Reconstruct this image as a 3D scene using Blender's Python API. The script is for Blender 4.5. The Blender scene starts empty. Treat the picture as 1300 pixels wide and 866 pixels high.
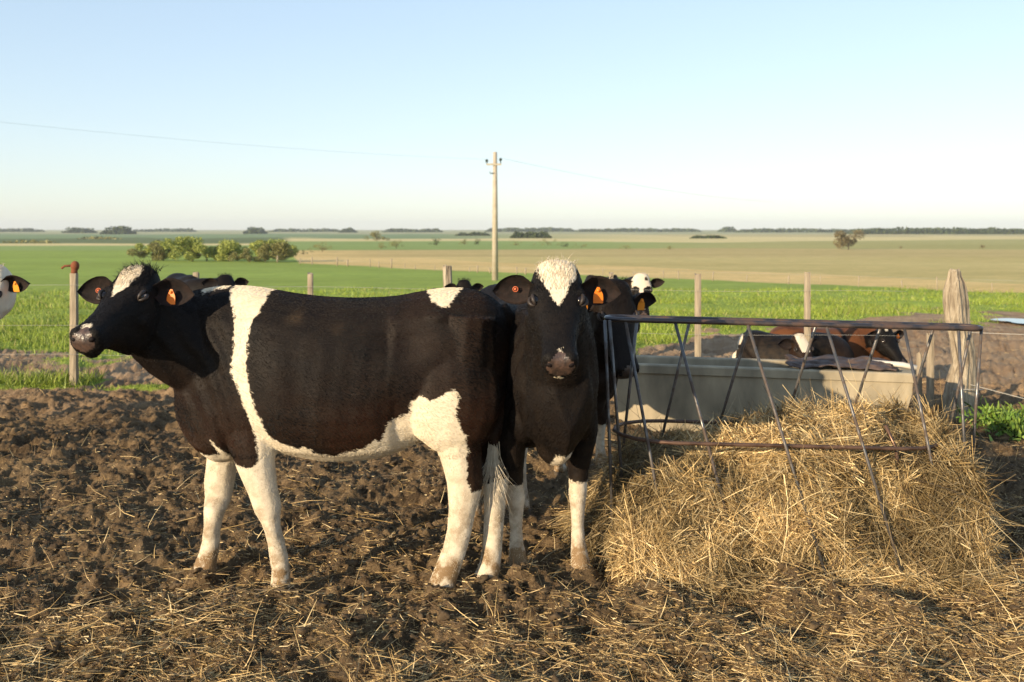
import bpy, bmesh, math, random
import numpy as np
from mathutils import Vector, Matrix
PI = math.pi
R = math.radians
C = bpy.context.scene.collection
scene = bpy.context.scene
rng = np.random.default_rng(7)

# ------------------------------------------------------------------ camera
CAM_H = 1.6
F = 1264.0            # focal length in photo pixels (35 mm lens)
cam_d = bpy.data.cameras.new("camera")
cam = bpy.data.objects.new("camera", cam_d); C.objects.link(cam)
cam.location = (0, 0, CAM_H)
cam.rotation_euler = (R(90), 0, 0)
cam_d.lens = 35; cam_d.sensor_width = 36
cam_d.shift_y = -141 / 1300
cam_d.clip_start = 0.05; cam_d.clip_end = 30000
cam_d.dof.use_dof = True; cam_d.dof.focus_distance = 4.4; cam_d.dof.aperture_fstop = 4.2
scene.camera = cam

# ------------------------------------------------------------------ sky and sun
SUN_EL, SUN_AZ = 15.0, 225.0        # azimuth clockwise from +Y: behind the camera, to the left
w = bpy.data.worlds.new("World"); scene.world = w; w.use_nodes = True
nt = w.node_tree
bg = nt.nodes["Background"]
sky = nt.nodes.new("ShaderNodeTexSky"); sky.sky_type = 'NISHITA'; sky.sun_disc = False
sky.sun_elevation = R(SUN_EL); sky.sun_rotation = R(SUN_AZ)
sky.altitude = 100; sky.air_density = 1.0; sky.dust_density = 0.35; sky.ozone_density = 1.3
hsv = nt.nodes.new("ShaderNodeHueSaturation"); hsv.inputs['Saturation'].default_value = 1.0
nt.links.new(sky.outputs[0], hsv.inputs['Color']); tint = nt.nodes.new("ShaderNodeMix"); tint.data_type = 'RGBA'; tint.blend_type = 'MULTIPLY'; tint.inputs[0].default_value = 1; tint.inputs[7].default_value = (1.84, 1.98, 2.18, 1)
gm = nt.nodes.new('ShaderNodeGamma'); gm.inputs[1].default_value = .52; nt.links.new(hsv.outputs[0], gm.inputs[0]); nt.links.new(gm.outputs[0], tint.inputs[6]); nt.links.new(tint.outputs[2], bg.inputs[0]); bg.inputs[1].default_value = 0.137
sl = bpy.data.lights.new("sun", 'SUN'); sl.energy = 4.9; sl.angle = R(0.55); sl.color = (1.0, 0.81, 0.56)
so = bpy.data.objects.new("sun", sl); C.objects.link(so)
sd = Vector((math.sin(R(SUN_AZ)) * math.cos(R(SUN_EL)), math.cos(R(SUN_AZ)) * math.cos(R(SUN_EL)), math.sin(R(SUN_EL))))
so.rotation_euler = sd.to_track_quat('Z', 'Y').to_euler(); so.location = sd * 30
vs = scene.view_settings
vs.view_transform = 'Standard'; vs.look = 'None'; vs.gamma = 1; vs.use_curve_mapping = False
vs.exposure = 0.62
scene.cycles.volume_bounces = 0
scene.cycles.max_bounces = 6

# ------------------------------------------------------------------ helpers
def P(px, py, Y):
    """photo pixel at depth Y -> world point"""
    return Vector(((px - 650) * Y / F, Y, CAM_H - (py - 292) * Y / F))

def tag(o, label=None, cat=None, group=None, kind=None):
    if label: o["label"] = label
    if cat: o["category"] = cat
    if group: o["group"] = group
    if kind: o["kind"] = kind
    return o

def empty(name, loc=(0, 0, 0), rz=0):
    o = bpy.data.objects.new(name, None); C.objects.link(o)
    o.location = loc; o.rotation_euler = (0, 0, rz); o.empty_display_size = 0.1
    return o

def mk(name, verts, faces, mats=None, parent=None, smooth=True, attrs=None, matidx=None):
    me = bpy.data.meshes.new(name)
    verts = np.asarray(verts, dtype=np.float32).reshape(-1, 3)
    me.vertices.add(len(verts)); me.vertices.foreach_set("co", verts.ravel())
    if isinstance(faces, np.ndarray):
        n, k = faces.shape
        me.loops.add(n * k); me.loops.foreach_set("vertex_index", faces.ravel().astype(np.int32))
        me.polygons.add(n)
        me.polygons.foreach_set("loop_start", np.arange(0, n * k, k, dtype=np.int32))
        me.polygons.foreach_set("loop_total", np.full(n, k, dtype=np.int32))
    else:
        n = len(faces); tot = [len(f) for f in faces]
        me.loops.add(sum(tot)); me.loops.foreach_set("vertex_index", np.array([i for f in faces for i in f], dtype=np.int32))
        me.polygons.add(n)
        me.polygons.foreach_set("loop_start", np.concatenate([[0], np.cumsum(tot)[:-1]]).astype(np.int32))
        me.polygons.foreach_set("loop_total", np.array(tot, dtype=np.int32))
    me.polygons.foreach_set("use_smooth", np.full(n, smooth))
    if matidx is not None: me.polygons.foreach_set("material_index", np.asarray(matidx, dtype=np.int32))
    me.update(calc_edges=True)
    for k, (typ, arr) in (attrs or {}).items():
        a = me.attributes.new(k, typ, 'POINT')
        if typ == 'FLOAT': a.data.foreach_set("value", np.asarray(arr, dtype=np.float32).ravel())
        else: a.data.foreach_set("color", np.asarray(arr, dtype=np.float32).ravel())
    if mats is not None:
        for m in (mats if isinstance(mats, (list, tuple)) else [mats]): me.materials.append(m)
    o = bpy.data.objects.new(name, me); C.objects.link(o)
    if parent is not None: o.parent = parent
    return o

class MB:
    """collects simple shapes into one mesh"""
    def __init__(s): s.v = []; s.f = []
    def add(s, v, f):
        b = len(s.v); s.v += [tuple(p) for p in v]; s.f += [tuple(i + b for i in q) for q in f]; return s
    def rings(s, rings, cap=True, closed=False):
        n = len(rings[0]); v = [p for r in rings for p in r]; f = []
        m = len(rings)
        for i in range(m if closed else m - 1):
            j = (i + 1) % m
            for k in range(n):
                f.append((i * n + k, i * n + (k + 1) % n, j * n + (k + 1) % n, j * n + k))
        if cap and not closed:
            f.append(tuple(reversed(range(n)))); f.append(tuple((m - 1) * n + k for k in range(n)))
        return s.add(v, f)
    def tube(s, pts, rad, n=8, closed=False, lat=None, rad2=None):
        """tube along pts; rad = radius in the 'other' direction, rad2 = along lateral axis"""
        pts = [Vector(p) for p in pts]; m = len(pts)
        if not hasattr(rad, '__len__'): rad = [rad] * m
        if rad2 is None: rad2 = rad
        if not hasattr(rad2, '__len__'): rad2 = [rad2] * m
        rings = []; prev = None
        for i, p in enumerate(pts):
            if closed: t = pts[(i + 1) % m] - pts[(i - 1) % m]
            else: t = pts[min(i + 1, m - 1)] - pts[max(i - 1, 0)]
            t.normalize()
            if lat is not None: a = Vector(lat)
            elif prev is not None: a = prev
            else: a = Vector((0, 0, 1)) if abs(t.z) < .9 else Vector((1, 0, 0))
            a = (a - t * a.dot(t)).normalized(); prev = a
            b = t.cross(a)
            rings.append([p + a * (rad2[i] * math.cos(2 * PI * k / n)) + b * (rad[i] * math.sin(2 * PI * k / n)) for k in range(n)])
        return s.rings(rings, closed=closed)
    def ball(s, c, r, n=10, rot=None):
        c = Vector(c); r = Vector(r if hasattr(r, '__len__') else (r, r, r)); rings = []
        for i in range(n + 1):
            th = PI * (i + .02) / (n + .04)
            ring = []
            for k in range(2 * n):
                q = Vector((r.x * math.sin(th) * math.cos(PI * k / n), r.y * math.sin(th) * math.sin(PI * k / n), r.z * math.cos(th)))
                if rot is not None: q = rot @ q
                ring.append(c + q)
            rings.append(ring)
        return s.rings(rings)
    def box(s, x0, x1, y0, y1, z0, z1):
        v = [(x, y, z) for z in (z0, z1) for y in (y0, y1) for x in (x0, x1)]
        return s.add(v, [(0, 2, 3, 1), (4, 5, 7, 6), (0, 1, 5, 4), (2, 6, 7, 3), (0, 4, 6, 2), (1, 3, 7, 5)])
    def build(s, name, mat, parent=None, smooth=True, **k):
        return mk(name, s.v, s.f, mat, parent, smooth, **k)

def hash2(ix, iy, seed):
    h = (ix.astype(np.int64) * 374761393 + iy.astype(np.int64) * 668265263 + seed * 974711) & 0xffffffff
    h = ((h ^ (h >> 13)) * 1274126177) & 0xffffffff
    return ((h ^ (h >> 16)) & 0xffff) / 65535.0
def vnoise(x, y, seed=0):
    ix = np.floor(x); iy = np.floor(y); fx = x - ix; fy = y - iy
    fx = fx * fx * (3 - 2 * fx); fy = fy * fy * (3 - 2 * fy)
    a = hash2(ix, iy, seed); b = hash2(ix + 1, iy, seed); c = hash2(ix, iy + 1, seed); d = hash2(ix + 1, iy + 1, seed)
    return (a * (1 - fx) + b * fx) * (1 - fy) + (c * (1 - fx) + d * fx) * fy
def fbm(x, y, oct=4, seed=0):
    s = 0; a = .5; t = 0
    for o in range(oct):
        s = s + a * vnoise(x, y, seed + o * 17); t += a; a *= .5
        x, y = x * 1.9 + y * .6 + 3.1, y * 1.9 - x * .6 + 1.7
    return s / t
def sstep(a, b, x):
    t = np.clip((x - a) / (b - a), 0, 1); return t * t * (3 - 2 * t)

# ---- materials
def newmat(name, rough=0.8, color=(.5, .5, .5), spec=0.3):
    m = bpy.data.materials.new(name); m.use_nodes = True
    b = m.node_tree.nodes["Principled BSDF"]
    b.inputs["Base Color"].default_value = (*color, 1); b.inputs["Roughness"].default_value = rough
    b.inputs["Specular IOR Level"].default_value = spec
    return m, m.node_tree, b
def nd(nt, t, **k):
    n = nt.nodes.new(t)
    for a, v in k.items():
        if a in n.inputs: n.inputs[a].default_value = v
        else: setattr(n, a, v)
    return n
def noise(nt, scale, detail=4, coord='Object', stretch=None, rough=.55):
    tc = nt.nodes.new("ShaderNodeTexCoord"); out = tc.outputs[coord]
    if stretch:
        mp = nt.nodes.new("ShaderNodeMapping"); mp.inputs['Scale'].default_value = stretch
        nt.links.new(out, mp.inputs[0]); out = mp.outputs[0]
    n = nt.nodes.new("ShaderNodeTexNoise"); n.inputs['Scale'].default_value = scale; n.inputs['Detail'].default_value = detail
    n.inputs['Roughness'].default_value = rough
    nt.links.new(out, n.inputs['Vector']); return n.outputs['Fac']
def ramp(nt, fac, stops):
    r = nt.nodes.new("ShaderNodeValToRGB"); e = r.color_ramp.elements
    while len(e) < len(stops): e.new(.5)
    for el, (p, c) in zip(e, stops):
        el.position = p; el.color = (*c, 1) if hasattr(c, '__len__') else (c, c, c, 1)
    nt.links.new(fac, r.inputs[0]); return r.outputs[0]
def mixc(nt, fac, a, b, mode='MIX'):
    m = nt.nodes.new("ShaderNodeMix"); m.data_type = 'RGBA'; m.blend_type = mode
    for sock, v in ((m.inputs[0], fac), (m.inputs[6], a), (m.inputs[7], b)):
        if hasattr(v, 'is_output'): nt.links.new(v, sock)
        elif hasattr(v, '__len__'): sock.default_value = (*v, 1)
        else: sock.default_value = v
    return m.outputs[2]
def math_(nt, op, a, b=None, clamp=False):
    m = nt.nodes.new("ShaderNodeMath"); m.operation = op; m.use_clamp = clamp
    for sock, v in ((m.inputs[0], a), (m.inputs[1], b)):
        if v is None: continue
        if hasattr(v, 'is_output'): nt.links.new(v, sock)
        else: sock.default_value = v
    return m.outputs[0]
def bump(nt, b, h, strength=.5, dist=.01):
    n = nt.nodes.new("ShaderNodeBump"); n.inputs['Strength'].default_value = strength; n.inputs['Distance'].default_value = dist
    nt.links.new(h, n.inputs['Height']); nt.links.new(n.outputs[0], b.inputs['Normal'])
def attr(nt, name, out='Fac'):
    a = nt.nodes.new("ShaderNodeAttribute"); a.attribute_name = name; return a.outputs[out]

def noisy_mat(name, c1, c2, scale=8, rough=.85, bs=.4, bd=.01, stretch=None, detail=6, spec=.3):
    m, nt, b = newmat(name, rough, c1, spec)
    f = noise(nt, scale, detail, stretch=stretch)
    nt.links.new(ramp(nt, f, [(.3, c1), (.7, c2)]), b.inputs["Base Color"])
    bump(nt, b, f, bs, bd); return m

M = {}
def coat_mat(name, dark=(.005, .0045, .0045), brown=(.022, .010, .005), brown_amt=.45, white=(.70, .61, .47)):
    m, nt, b = newmat(name, .6, dark, .12)
    wv = attr(nt, 'white'); br = attr(nt, 'brown')
    n1 = noise(nt, 60, 4); n2 = noise(nt, 9, 3); n3 = noise(nt, 150, 2, stretch=(.25, 1, 1))
    e = math_(nt, 'ADD', wv, math_(nt, 'MULTIPLY', math_(nt, 'SUBTRACT', n1, .5), .035))
    mask = nd(nt, "ShaderNodeMapRange"); mask.inputs[1].default_value = -.003; mask.inputs[2].default_value = .004
    nt.links.new(e, mask.inputs[0])
    bf = math_(nt, 'MULTIPLY', math_(nt, 'MULTIPLY', ramp(nt, n2, [(.3, 0.15), (.7, 1)]), br), brown_amt * 2, clamp=True)
    dk = mixc(nt, bf, dark, brown)
    dk = mixc(nt, math_(nt, 'MULTIPLY', math_(nt, 'MULTIPLY', n3, br), .35), dk, tuple(c * 2. for c in brown))
    dirt = attr(nt, 'dirt')
    df = math_(nt, 'MULTIPLY', math_(nt, 'MULTIPLY', ramp(nt, noise(nt, 16, 5), [(.38, .1), (.66, 1)]), dirt), 1.25, clamp=True)
    wh = mixc(nt, math_(nt, 'MULTIPLY', n3, .22), white, (.45, .36, .25))
    wh = mixc(nt, df, wh, (.22, .14, .07))
    dk = mixc(nt, math_(nt, 'MULTIPLY', df, .6), dk, (.07, .045, .025))
    col = mixc(nt, mask.outputs[0], dk, wh)
    nt.links.new(col, b.inputs["Base Color"])
    pass
    bump(nt, b, math_(nt, 'ADD', n3, math_(nt, 'MULTIPLY', n1, .6)), .35, .006)
    return m
M['coat'] = coat_mat('cow_coat')
M['coat_brown'] = coat_mat('calf_coat_brown', brown=(.10, .036, .013), brown_amt=1.0)
M['hair_black'] = newmat('hair_black', .5, (.010, .008, .007), .3)[0]
M['hair_white'] = noisy_mat('hair_white', (.72, .64, .50), (.5, .42, .3), 30)
m, nt, b = newmat('nose_skin', .38, (.10, .055, .04), .5)
nf = noise(nt, 45, 3); nt.links.new(ramp(nt, nf, [(.35, (.030, .021, .018)), (.65, (.085, .050, .036))]), b.inputs['Base Color'])
vn = nt.nodes.new("ShaderNodeTexVoronoi"); vn.inputs['Scale'].default_value = 160
tc = nt.nodes.new("ShaderNodeTexCoord"); nt.links.new(tc.outputs['Object'], vn.inputs[0]); bump(nt, b, vn.outputs['Distance'], .5, .002)
M['nose'] = m
M['ear_in'] = noisy_mat('ear_inner_fur', (.006, .004, .0035), (.022, .012, .009), 40)  # black inner fur, darkened further with the shade inside the ear
M['nostril'] = newmat('nostril', .7, (.006, .003, .003), .2)[0]
M['eye'] = newmat('eyeball', .14, (.008, .005, .004), .5)[0]
M['lid'] = newmat('eyelid_skin', .5, (.030, .022, .018), .35)[0]
M['eye_white'] = newmat('eye_white', .35, (.60, .40, .28), .3)[0]
M['tag'] = newmat('ear_tag_plastic', .45, (.85, .20, .015), .4)[0]
M['tag_ring'] = newmat('ear_tag_ring', .5, (.55, .13, .05), .4)[0]
M['tag_y'] = newmat('ear_tag_yellow', .45, (.88, .30, .03), .4)[0]
M['hoof'] = noisy_mat('hoof_horn', (.05, .035, .02), (.13, .09, .05), 25, .6)
M['pink'] = newmat('pink_skin', .5, (.5, .22, .15), .4)[0]

# ------------------------------------------------------------------ cows
def remesh(mb, voxel, it=6, fac=.5):
    me = bpy.data.meshes.new("tmp"); me.from_pydata([tuple(v) for v in mb.v], [], mb.f); me.update()
    bm = bmesh.new(); bm.from_mesh(me); bmesh.ops.recalc_face_normals(bm, faces=bm.faces); bm.to_mesh(me); bm.free()
    o = bpy.data.objects.new("tmp", me); C.objects.link(o)
    r = o.modifiers.new("r", 'REMESH'); r.mode = 'VOXEL'; r.voxel_size = voxel; r.use_smooth_shade = True
    s = o.modifiers.new("s", 'SMOOTH'); s.iterations = it; s.factor = fac
    dg = bpy.context.evaluated_depsgraph_get(); dg.update()
    ev = o.evaluated_get(dg); m2 = bpy.data.meshes.new_from_object(ev)
    n = len(m2.vertices); v = np.empty(n * 3, np.float32); m2.vertices.foreach_get("co", v); v = v.reshape(-1, 3)
    fl = [tuple(p.vertices) for p in m2.polygons]
    bpy.data.objects.remove(o); bpy.data.meshes.remove(m2); bpy.data.meshes.remove(me)
    return v, fl

def poly_sd(pts, x, z):
    """signed distance to polygon, positive inside"""
    pts = np.array(pts, dtype=float); d = np.full(x.shape, 1e9); ins = np.zeros(x.shape, bool)
    n = len(pts)
    for i in range(n):
        a = pts[i]; b_ = pts[(i + 1) % n]; e = b_ - a
        t = np.clip(((x - a[0]) * e[0] + (z - a[1]) * e[1]) / (e @ e + 1e-12), 0, 1)
        d = np.minimum(d, np.hypot(x - a[0] - t * e[0], z - a[1] - t * e[1]))
        c = ((a[1] > z) != (b_[1] > z)) & (x < (b_[0] - a[0]) * (z - a[1]) / (b_[1] - a[1] + 1e-12) + a[0])
        ins ^= c
    return np.where(ins, d, -d)

def lp(px, py, Y=4.6):   # photo pixel -> local coords of the big side-on cow (forward, up)
    return ((450 - px) * Y / F + (4.6 - Y) * 0, CAM_H - (py - 292) * Y / F)

TORSO_PX = [(646, 412, 470, .07), (641, 396, 505, .13), (630, 382, 540, .185), (612, 371, 565, .225), (590, 366, 562, .25), (560, 366, 556, .265), (530, 371, 562, .275),
            (500, 376, 575, .29), (460, 378, 582, .305), (420, 377, 583, .315), (380, 373, 577, .31), (345, 367, 572, .28),
            (315, 363, 578, .25), (285, 363, 586, .22), (262, 366, 578, .18), (243, 370, 560, .14), (228, 380, 535, .09)]
_T = np.array([((450 - a) * .003639, CAM_H - (b_ - 292) * .003639, CAM_H - (c - 292) * .003639, d) for a, b_, c, d in TORSO_PX])
def dens(A, n=4):
    out = []
    for i in range(len(A) - 1):
        p0, p1, p2, p3 = A[max(i - 1, 0)], A[i], A[i + 1], A[min(i + 2, len(A) - 1)]
        for k in range(n):
            t = k / n
            out.append(.5 * (2 * p1 + (p2 - p0) * t + (2 * p0 - 5 * p1 + 4 * p2 - p3) * t * t + (3 * p1 - p0 - 3 * p2 + p3) * t ** 3))
    return out + [A[-1]]
TORSO = [tuple(float(q) for q in r_) for r_ in dens(_T)]

HEAD = [tuple(float(q) for q in r_) for r_ in dens(np.array([(-.07, .00, -.11, .05), (-.04, .04, -.17, .085), (.0, .046, -.22, .108), (.05, .032, -.245, .120), (.10, .020, -.258, .128), (.145, .010, -.262, .129),
        (.19, .004, -.255, .118), (.24, .000, -.228, .100), (.30, -.004, -.188, .083), (.36, -.006, -.160, .074), (.41, -.006, -.148, .073),
        (.445, -.006, -.142, .078), (.475, -.014, -.138, .078), (.497, -.032, -.130, .068), (.508, -.055, -.110, .045)]), 2)]

def seg_ring(c, ax_s, ax_u, top, bot, hw, n=20, pt=.85, pb=.75, wpos=.5, nlow=.9):
    """egg-shaped ring: ax_s sideways, ax_u up, top/bot offsets along ax_u"""
    mid = bot + (top - bot) * wpos; ring = []
    for k in range(n):
        t = 2 * PI * k / n; cs, sn = math.cos(t), math.sin(t)
        p = pt if sn >= 0 else pb
        y = hw * math.copysign(abs(cs) ** (p if sn >= 0 else nlow), cs)
        z = (top - mid) * abs(sn) ** p if sn >= 0 else -(mid - bot) * abs(sn) ** p
        ring.append(c + ax_s * y + ax_u * (mid + z))
    return ring

def head_frame(pl, u):
    u = Vector(u).normalized(); v = (Vector((0, 0, 1)) - u * u.z)
    v.normalize(); s = v.cross(u).normalized()      # s points to the animal's left
    return Vector(pl), u, v, s

def add_leg(mb, pts, n=12):
    """pts: (x,y,z,a fore-aft radius,b lateral radius)"""
    mb.tube([(p[0], p[1], p[2]) for p in pts], [p[3] for p in pts], n=n, lat=(0, 1, 0), rad2=[p[4] for p in pts])

FORE = [(.40, .10, .98, .10, .06), (.42, .16, .80, .13, .075), (.41, .17, .66, .105, .08), (.395, .165, .56, .085, .065), (.39, .16, .47, .064, .05), (.395, .155, .395, .05, .043),
        (.40, .15, .345, .047, .044), (.395, .15, .29, .036, .036), (.385, .15, .20, .032, .030), (.383, .15, .12, .036, .034), (.395, .15, .085, .042, .04), (.41, .15, .03, .05, .045), (.415, .15, 0, .055, .05)]
HIND = [(-.52, .10, .98, .15, .10), (-.50, .15, .82, .19, .12), (-.50, .17, .68, .16, .105), (-.54, .17, .57, .11, .08), (-.60, .165, .49, .078, .058), (-.63, .16, .43, .062, .048),
        (-.635, .155, .37, .05, .042), (-.62, .15, .28, .038, .034), (-.605, .15, .18, .035, .032), (-.60, .15, .11, .040, .038), (-.585, .15, .075, .046, .042), (-.57, .15, .02, .052, .048), (-.565, .15, 0, .055, .05)]
def mirror(leg, dx=0, dy=0):
    n = len(leg); out = []
    for i, p in enumerate(leg):
        t = min(1, max(0, (.6 - p[2]) / .6))
        out.append((p[0] + dx * t, -p[1] + dy * t, p[2], p[3], p[4]))
    return out
def shiftleg(leg, dx=0, dy=0):
    return [(p[0] + dx * min(1, max(0, (.6 - p[2]) / .6)), p[1] + dy * min(1, max(0, (.6 - p[2]) / .6)), p[2], p[3], p[4]) for p in leg]

def ear_mesh(root_, d, nrm, L=.21, W=.115, tilt=0):
    """cupped leaf-shaped ear with thickness: root, direction d, nrm = opening direction"""
    d = Vector(d).normalized(); nrm = Vector(nrm); nrm = (nrm - d * nrm.dot(d)).normalized(); s = d.cross(nrm)
    nu, nv = 12, 9; outer = []; inner = []
    for i in range(nu + 1):
        t = i / nu
        wd = W * .5 * (math.sin(PI * min(1, (t * .93 + .10))) ** .62) * (1 if t > .25 else .62 + 1.52 * t)
        for j in range(nv):
            q = -1 + 2 * j / (nv - 1)
            cup = .035 * (1 - t * .75) * (q * q) * 1.6
            p = Vector(root_) + d * (L * t) + s * (wd * q) + nrm * (cup - .012 * math.sin(t * 3))
            th = .009 * (1 - abs(q) ** 3 * .85) * (1 - t * .6)
            inner.append(p + nrm * th); outer.append(p - nrm * th)
    v = outer + inner; N = (nu + 1) * nv; f = []; mi = []
    for i in range(nu):
        for j in range(nv - 1):
            a = i * nv + j
            f.append((a, a + 1, a + nv + 1, a + nv)); mi.append(0)
            f.append((N + a, N + a + nv, N + a + nv + 1, N + a + 1)); mi.append(1)
    for i in range(nu):
        for a in (i * nv, i * nv + nv - 1):
            f.append((a, a + nv, N + a + nv, N + a)); mi.append(0)
    for j in range(nv - 1):
        a = nu * nv + j; f.append((a, a + 1, N + a + 1, N + a)); mi.append(0)
    return v, f, mi

def tufts(specs, seed=0, seg=3):
    """specs: list of (root, direction, length, width). Curved tapering 3-sided strands -> one mesh"""
    r = random.Random(seed); v = []; f = []
    for (p, d, L, wd) in specs:
        p = Vector(p); d = Vector(d).normalized()
        s = d.cross(Vector((r.gauss(0, 1), r.gauss(0, 1), r.gauss(0, 1)))).normalized(); s2 = d.cross(s)
        bend = Vector((r.gauss(0, .3), r.gauss(0, .3), r.gauss(-.25, .2)))
        b0 = len(v)
        for k in range(seg):
            t = k / seg; c = p + d * (L * t) + bend * (L * t * t); ww = wd * (1 - t * .7)
            v += [c + s * ww, c - s * ww * .5 + s2 * ww * .86, c - s * ww * .5 - s2 * ww * .86]
        v.append(p + d * L + bend * L)
        for k in range(seg - 1):
            for a in range(3):
                f.append((b0 + 3 * k + a, b0 + 3 * k + (a + 1) % 3, b0 + 3 * k + 3 + (a + 1) % 3, b0 + 3 * k + 3 + a))
        for a in range(3): f.append((b0 + 3 * (seg - 1) + a, b0 + 3 * (seg - 1) + (a + 1) % 3, len(v) - 1))
    return v, f

def make_fur(name, verts, tris, root_parent, n, L, attrs_fn, mats_col, seed, wfun=None):
    """lying short coat hair as hair curves sampled over the body mesh"""
    rg = np.random.default_rng(seed)
    a = verts[tris[:, 0]]; b_ = verts[tris[:, 1]]; c = verts[tris[:, 2]]
    nr = np.cross(b_ - a, c - a); ar = np.linalg.norm(nr, axis=1); nr = nr / (ar[:, None] + 1e-12)
    wt = ar.copy()
    if wfun is not None: wt *= wfun((a + b_ + c) / 3)
    idx = rg.choice(len(tris), n, p=wt / wt.sum())
    r1 = np.sqrt(rg.random(n)); r2 = rg.random(n)
    p = a[idx] * (1 - r1)[:, None] + b_[idx] * (r1 * (1 - r2))[:, None] + c[idx] * (r1 * r2)[:, None]
    N = nr[idx]
    return p, N

FEET = []
def cow(name, loc, yaw, label, poll, udir, white_fn, legs=None, scale=1.0, voxel=.012, coat='coat', head_white=None,
        ears=((0.0, 0.0), (0.0, 0.0)), tag_mat='tag', group=None, lying=False, tail=True, fur=0, torso=None, brown=None,
        neck_mid=None, topknot='black', hs=1.0, tags=(True, True), dirt=1.0, headlen=1.0, cat='cow', eyewhite=False, tailpath=None, neckr=1.0, head_brown=None, scuff=None, nh=.145, tk=1.0, dewlap=False, jaw=1.0, low=.9):
    root = empty(name, loc, yaw); tag(root, label, cat, group or 'black and white cattle in the yard')
    root.scale = (1, 1, 1); S = scale
    mb = MB()
    T = torso or TORSO
    X = Vector((1, 0, 0)); Yv = Vector((0, 1, 0)); Z = Vector((0, 0, 1))
    mb.rings([seg_ring(Vector((x, 0, 0)), Yv, Z, zt, zb, hw, n=28, pt=.9, pb=.8, wpos=.45 if x > -.2 else .58, nlow=low if x > .15 else .9) for x, zt, zb, hw in T])
    dz = max(t_[1] for t_ in T) - max(t_[1] for t_ in TORSO)
    # head
    pl, u, v, s = head_frame(poll, udir)
    h = hs
    mb.rings([seg_ring(pl + u * (a * h * headlen), s, v, t_ * h, b_ * h * (1 + (jaw - 1) * math.exp(-((a - .25) / .13) ** 2)), w_ * h, n=22, pt=.72, pb=.72, wpos=.60, nlow=1.5) for a, t_, b_, w_ in HEAD])
    for sg in (-1, 1):     # brow ridge, cheek, nostril wings
        mb.ball(pl + u * .115 * h + s * (.098 * h * sg) + v * (-.022 * h), (.027 * h,) * 3, 7)
        mb.ball(pl + u * .19 * h + s * (.072 * h * sg) + v * (-.13 * h), (.055 * h,) * 3, 7)
        mb.ball(pl + u * .465 * h * headlen + s * (.042 * h * sg) + v * (-.040 * h), (.036 * h,) * 3, 7)
    mb.ball(pl + u * .455 * h * headlen + v * (-.118 * h), (.045 * h,) * 3, 7)    # chin
    # neck
    hb = pl + u * (.06 * h) - v * (.13 * h)
    n0 = Vector((.50, 0, 1.02 + dz)); n1 = Vector((.72, 0, 1.06 + dz)) if neck_mid is None else Vector(neck_mid)
    pts = []; ra = []; rb = []
    for i in range(9):
        t = i / 8
        c0 = n0 * (1 - t) ** 2 + n1 * (2 * t * (1 - t)) + hb * t * t
        pts.append(c0); ra.append((.27 * (1 - t) + nh * h * t) * neckr); rb.append((.19 * (1 - t) + .115 * h * t) * neckr)
    up = Vector((0, 0, 1)); rings = []
    for i, p in enumerate(pts):
        tt = (pts[min(i + 1, 8)] - pts[max(i - 1, 0)]).normalized()
        side = up.cross(tt); side.normalize(); uu = tt.cross(side)
        rings.append([p + side * (rb[i] * math.cos(2 * PI * k / 20)) + uu * (ra[i] * math.sin(2 * PI * k / 20)) for k in range(20)])
    mb.rings(rings)
    if dewlap:
        a_ = hb - v * .10 * h + u * .02; b_ = Vector((.60, 0, .60 + dz))
        mb.tube([a_, a_ * .72 + b_ * .28 + Vector((.035, .004, 0)), a_ * .45 + b_ * .55 + Vector((.05, -.012, 0)), a_ * .2 + b_ * .8 + Vector((.035, .008, 0)), b_], [.05, .06, .065, .06, .03], n=10, lat=(0, 1, 0), rad2=[.03, .024, .022, .03, .02])
        for sg in (-1, 1):
            mb.tube([hb - v * .07 * h + Vector((0, .09 * sg, 0)), Vector((.66, .12 * sg, .98 + dz)), Vector((.60, .075 * sg, .74 + dz))], [.05, .045, .03], n=8)
    if not lying:
        for L_ in legs: add_leg(mb, L_)
        for sg in (-1, 1):
            mb.ball((.36, .165 * sg, .92 + dz), (.13, .07, .26), 8)            # shoulder
            mb.ball((.50, .13 * sg, .78 + dz), (.10, .08, .12), 8)             # point of shoulder
            mb.ball((-.46, .185 * sg, .86 + dz), (.22, .105, .25), 8)          # thigh
            mb.ball((-.40, .19 * sg, 1.205 + dz), (.075, .05, .045), 8)        # hook bone
            mb.ball((-.64, .09 * sg, 1.15 + dz), (.05, .05, .07), 8)           # pin bone
        mb.ball((.56, 0, .72 + dz), (.13, .10, .16), 8)                         # brisket
    else:
        for L_ in legs: add_leg(mb, L_)
    if tail and not lying:
        tp = tailpath or [(-.655, 0, 1.23 + dz), (-.70, .0, 1.19 + dz), (-.725, .0, 1.08 + dz), (-.725, .01, .9 + dz), (-.70, .02, .74 + dz), (-.68, .02, .66 + dz)]
        mb.tube(tp, [.05, .04, .034, .03, .026, .022], n=8, lat=(0, 1, 0))
    vv, ff = remesh(mb, voxel, it=5 if voxel < .01 else 4)
    nb = len(vv); midx = [0] * len(ff)
    if not lying:      # muscle and rib relief on the flanks, folds on the neck
        x, y, z = vv[:, 0].astype(float), vv[:, 1].astype(float), vv[:, 2] - dz
        lat = np.clip(np.abs(y) / .12, 0, 1) * np.sign(y) * (z > .5)
        G_ = lambda cx, cz, rx, rz: np.exp(-(((x - cx) / rx) ** 2 + ((z - cz) / rz) ** 2))
        dd = -.036 * G_(-.25, 1.10, .12, .09) - .009 * G_(.20 + .10 * (z - .9), .92, .06, .22) + .006 * G_(.32, .95, .08, .2) - .022 * G_(-.20, .74, .07, .12) - .014 * G_(-.62, .95, .05, .15)
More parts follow.
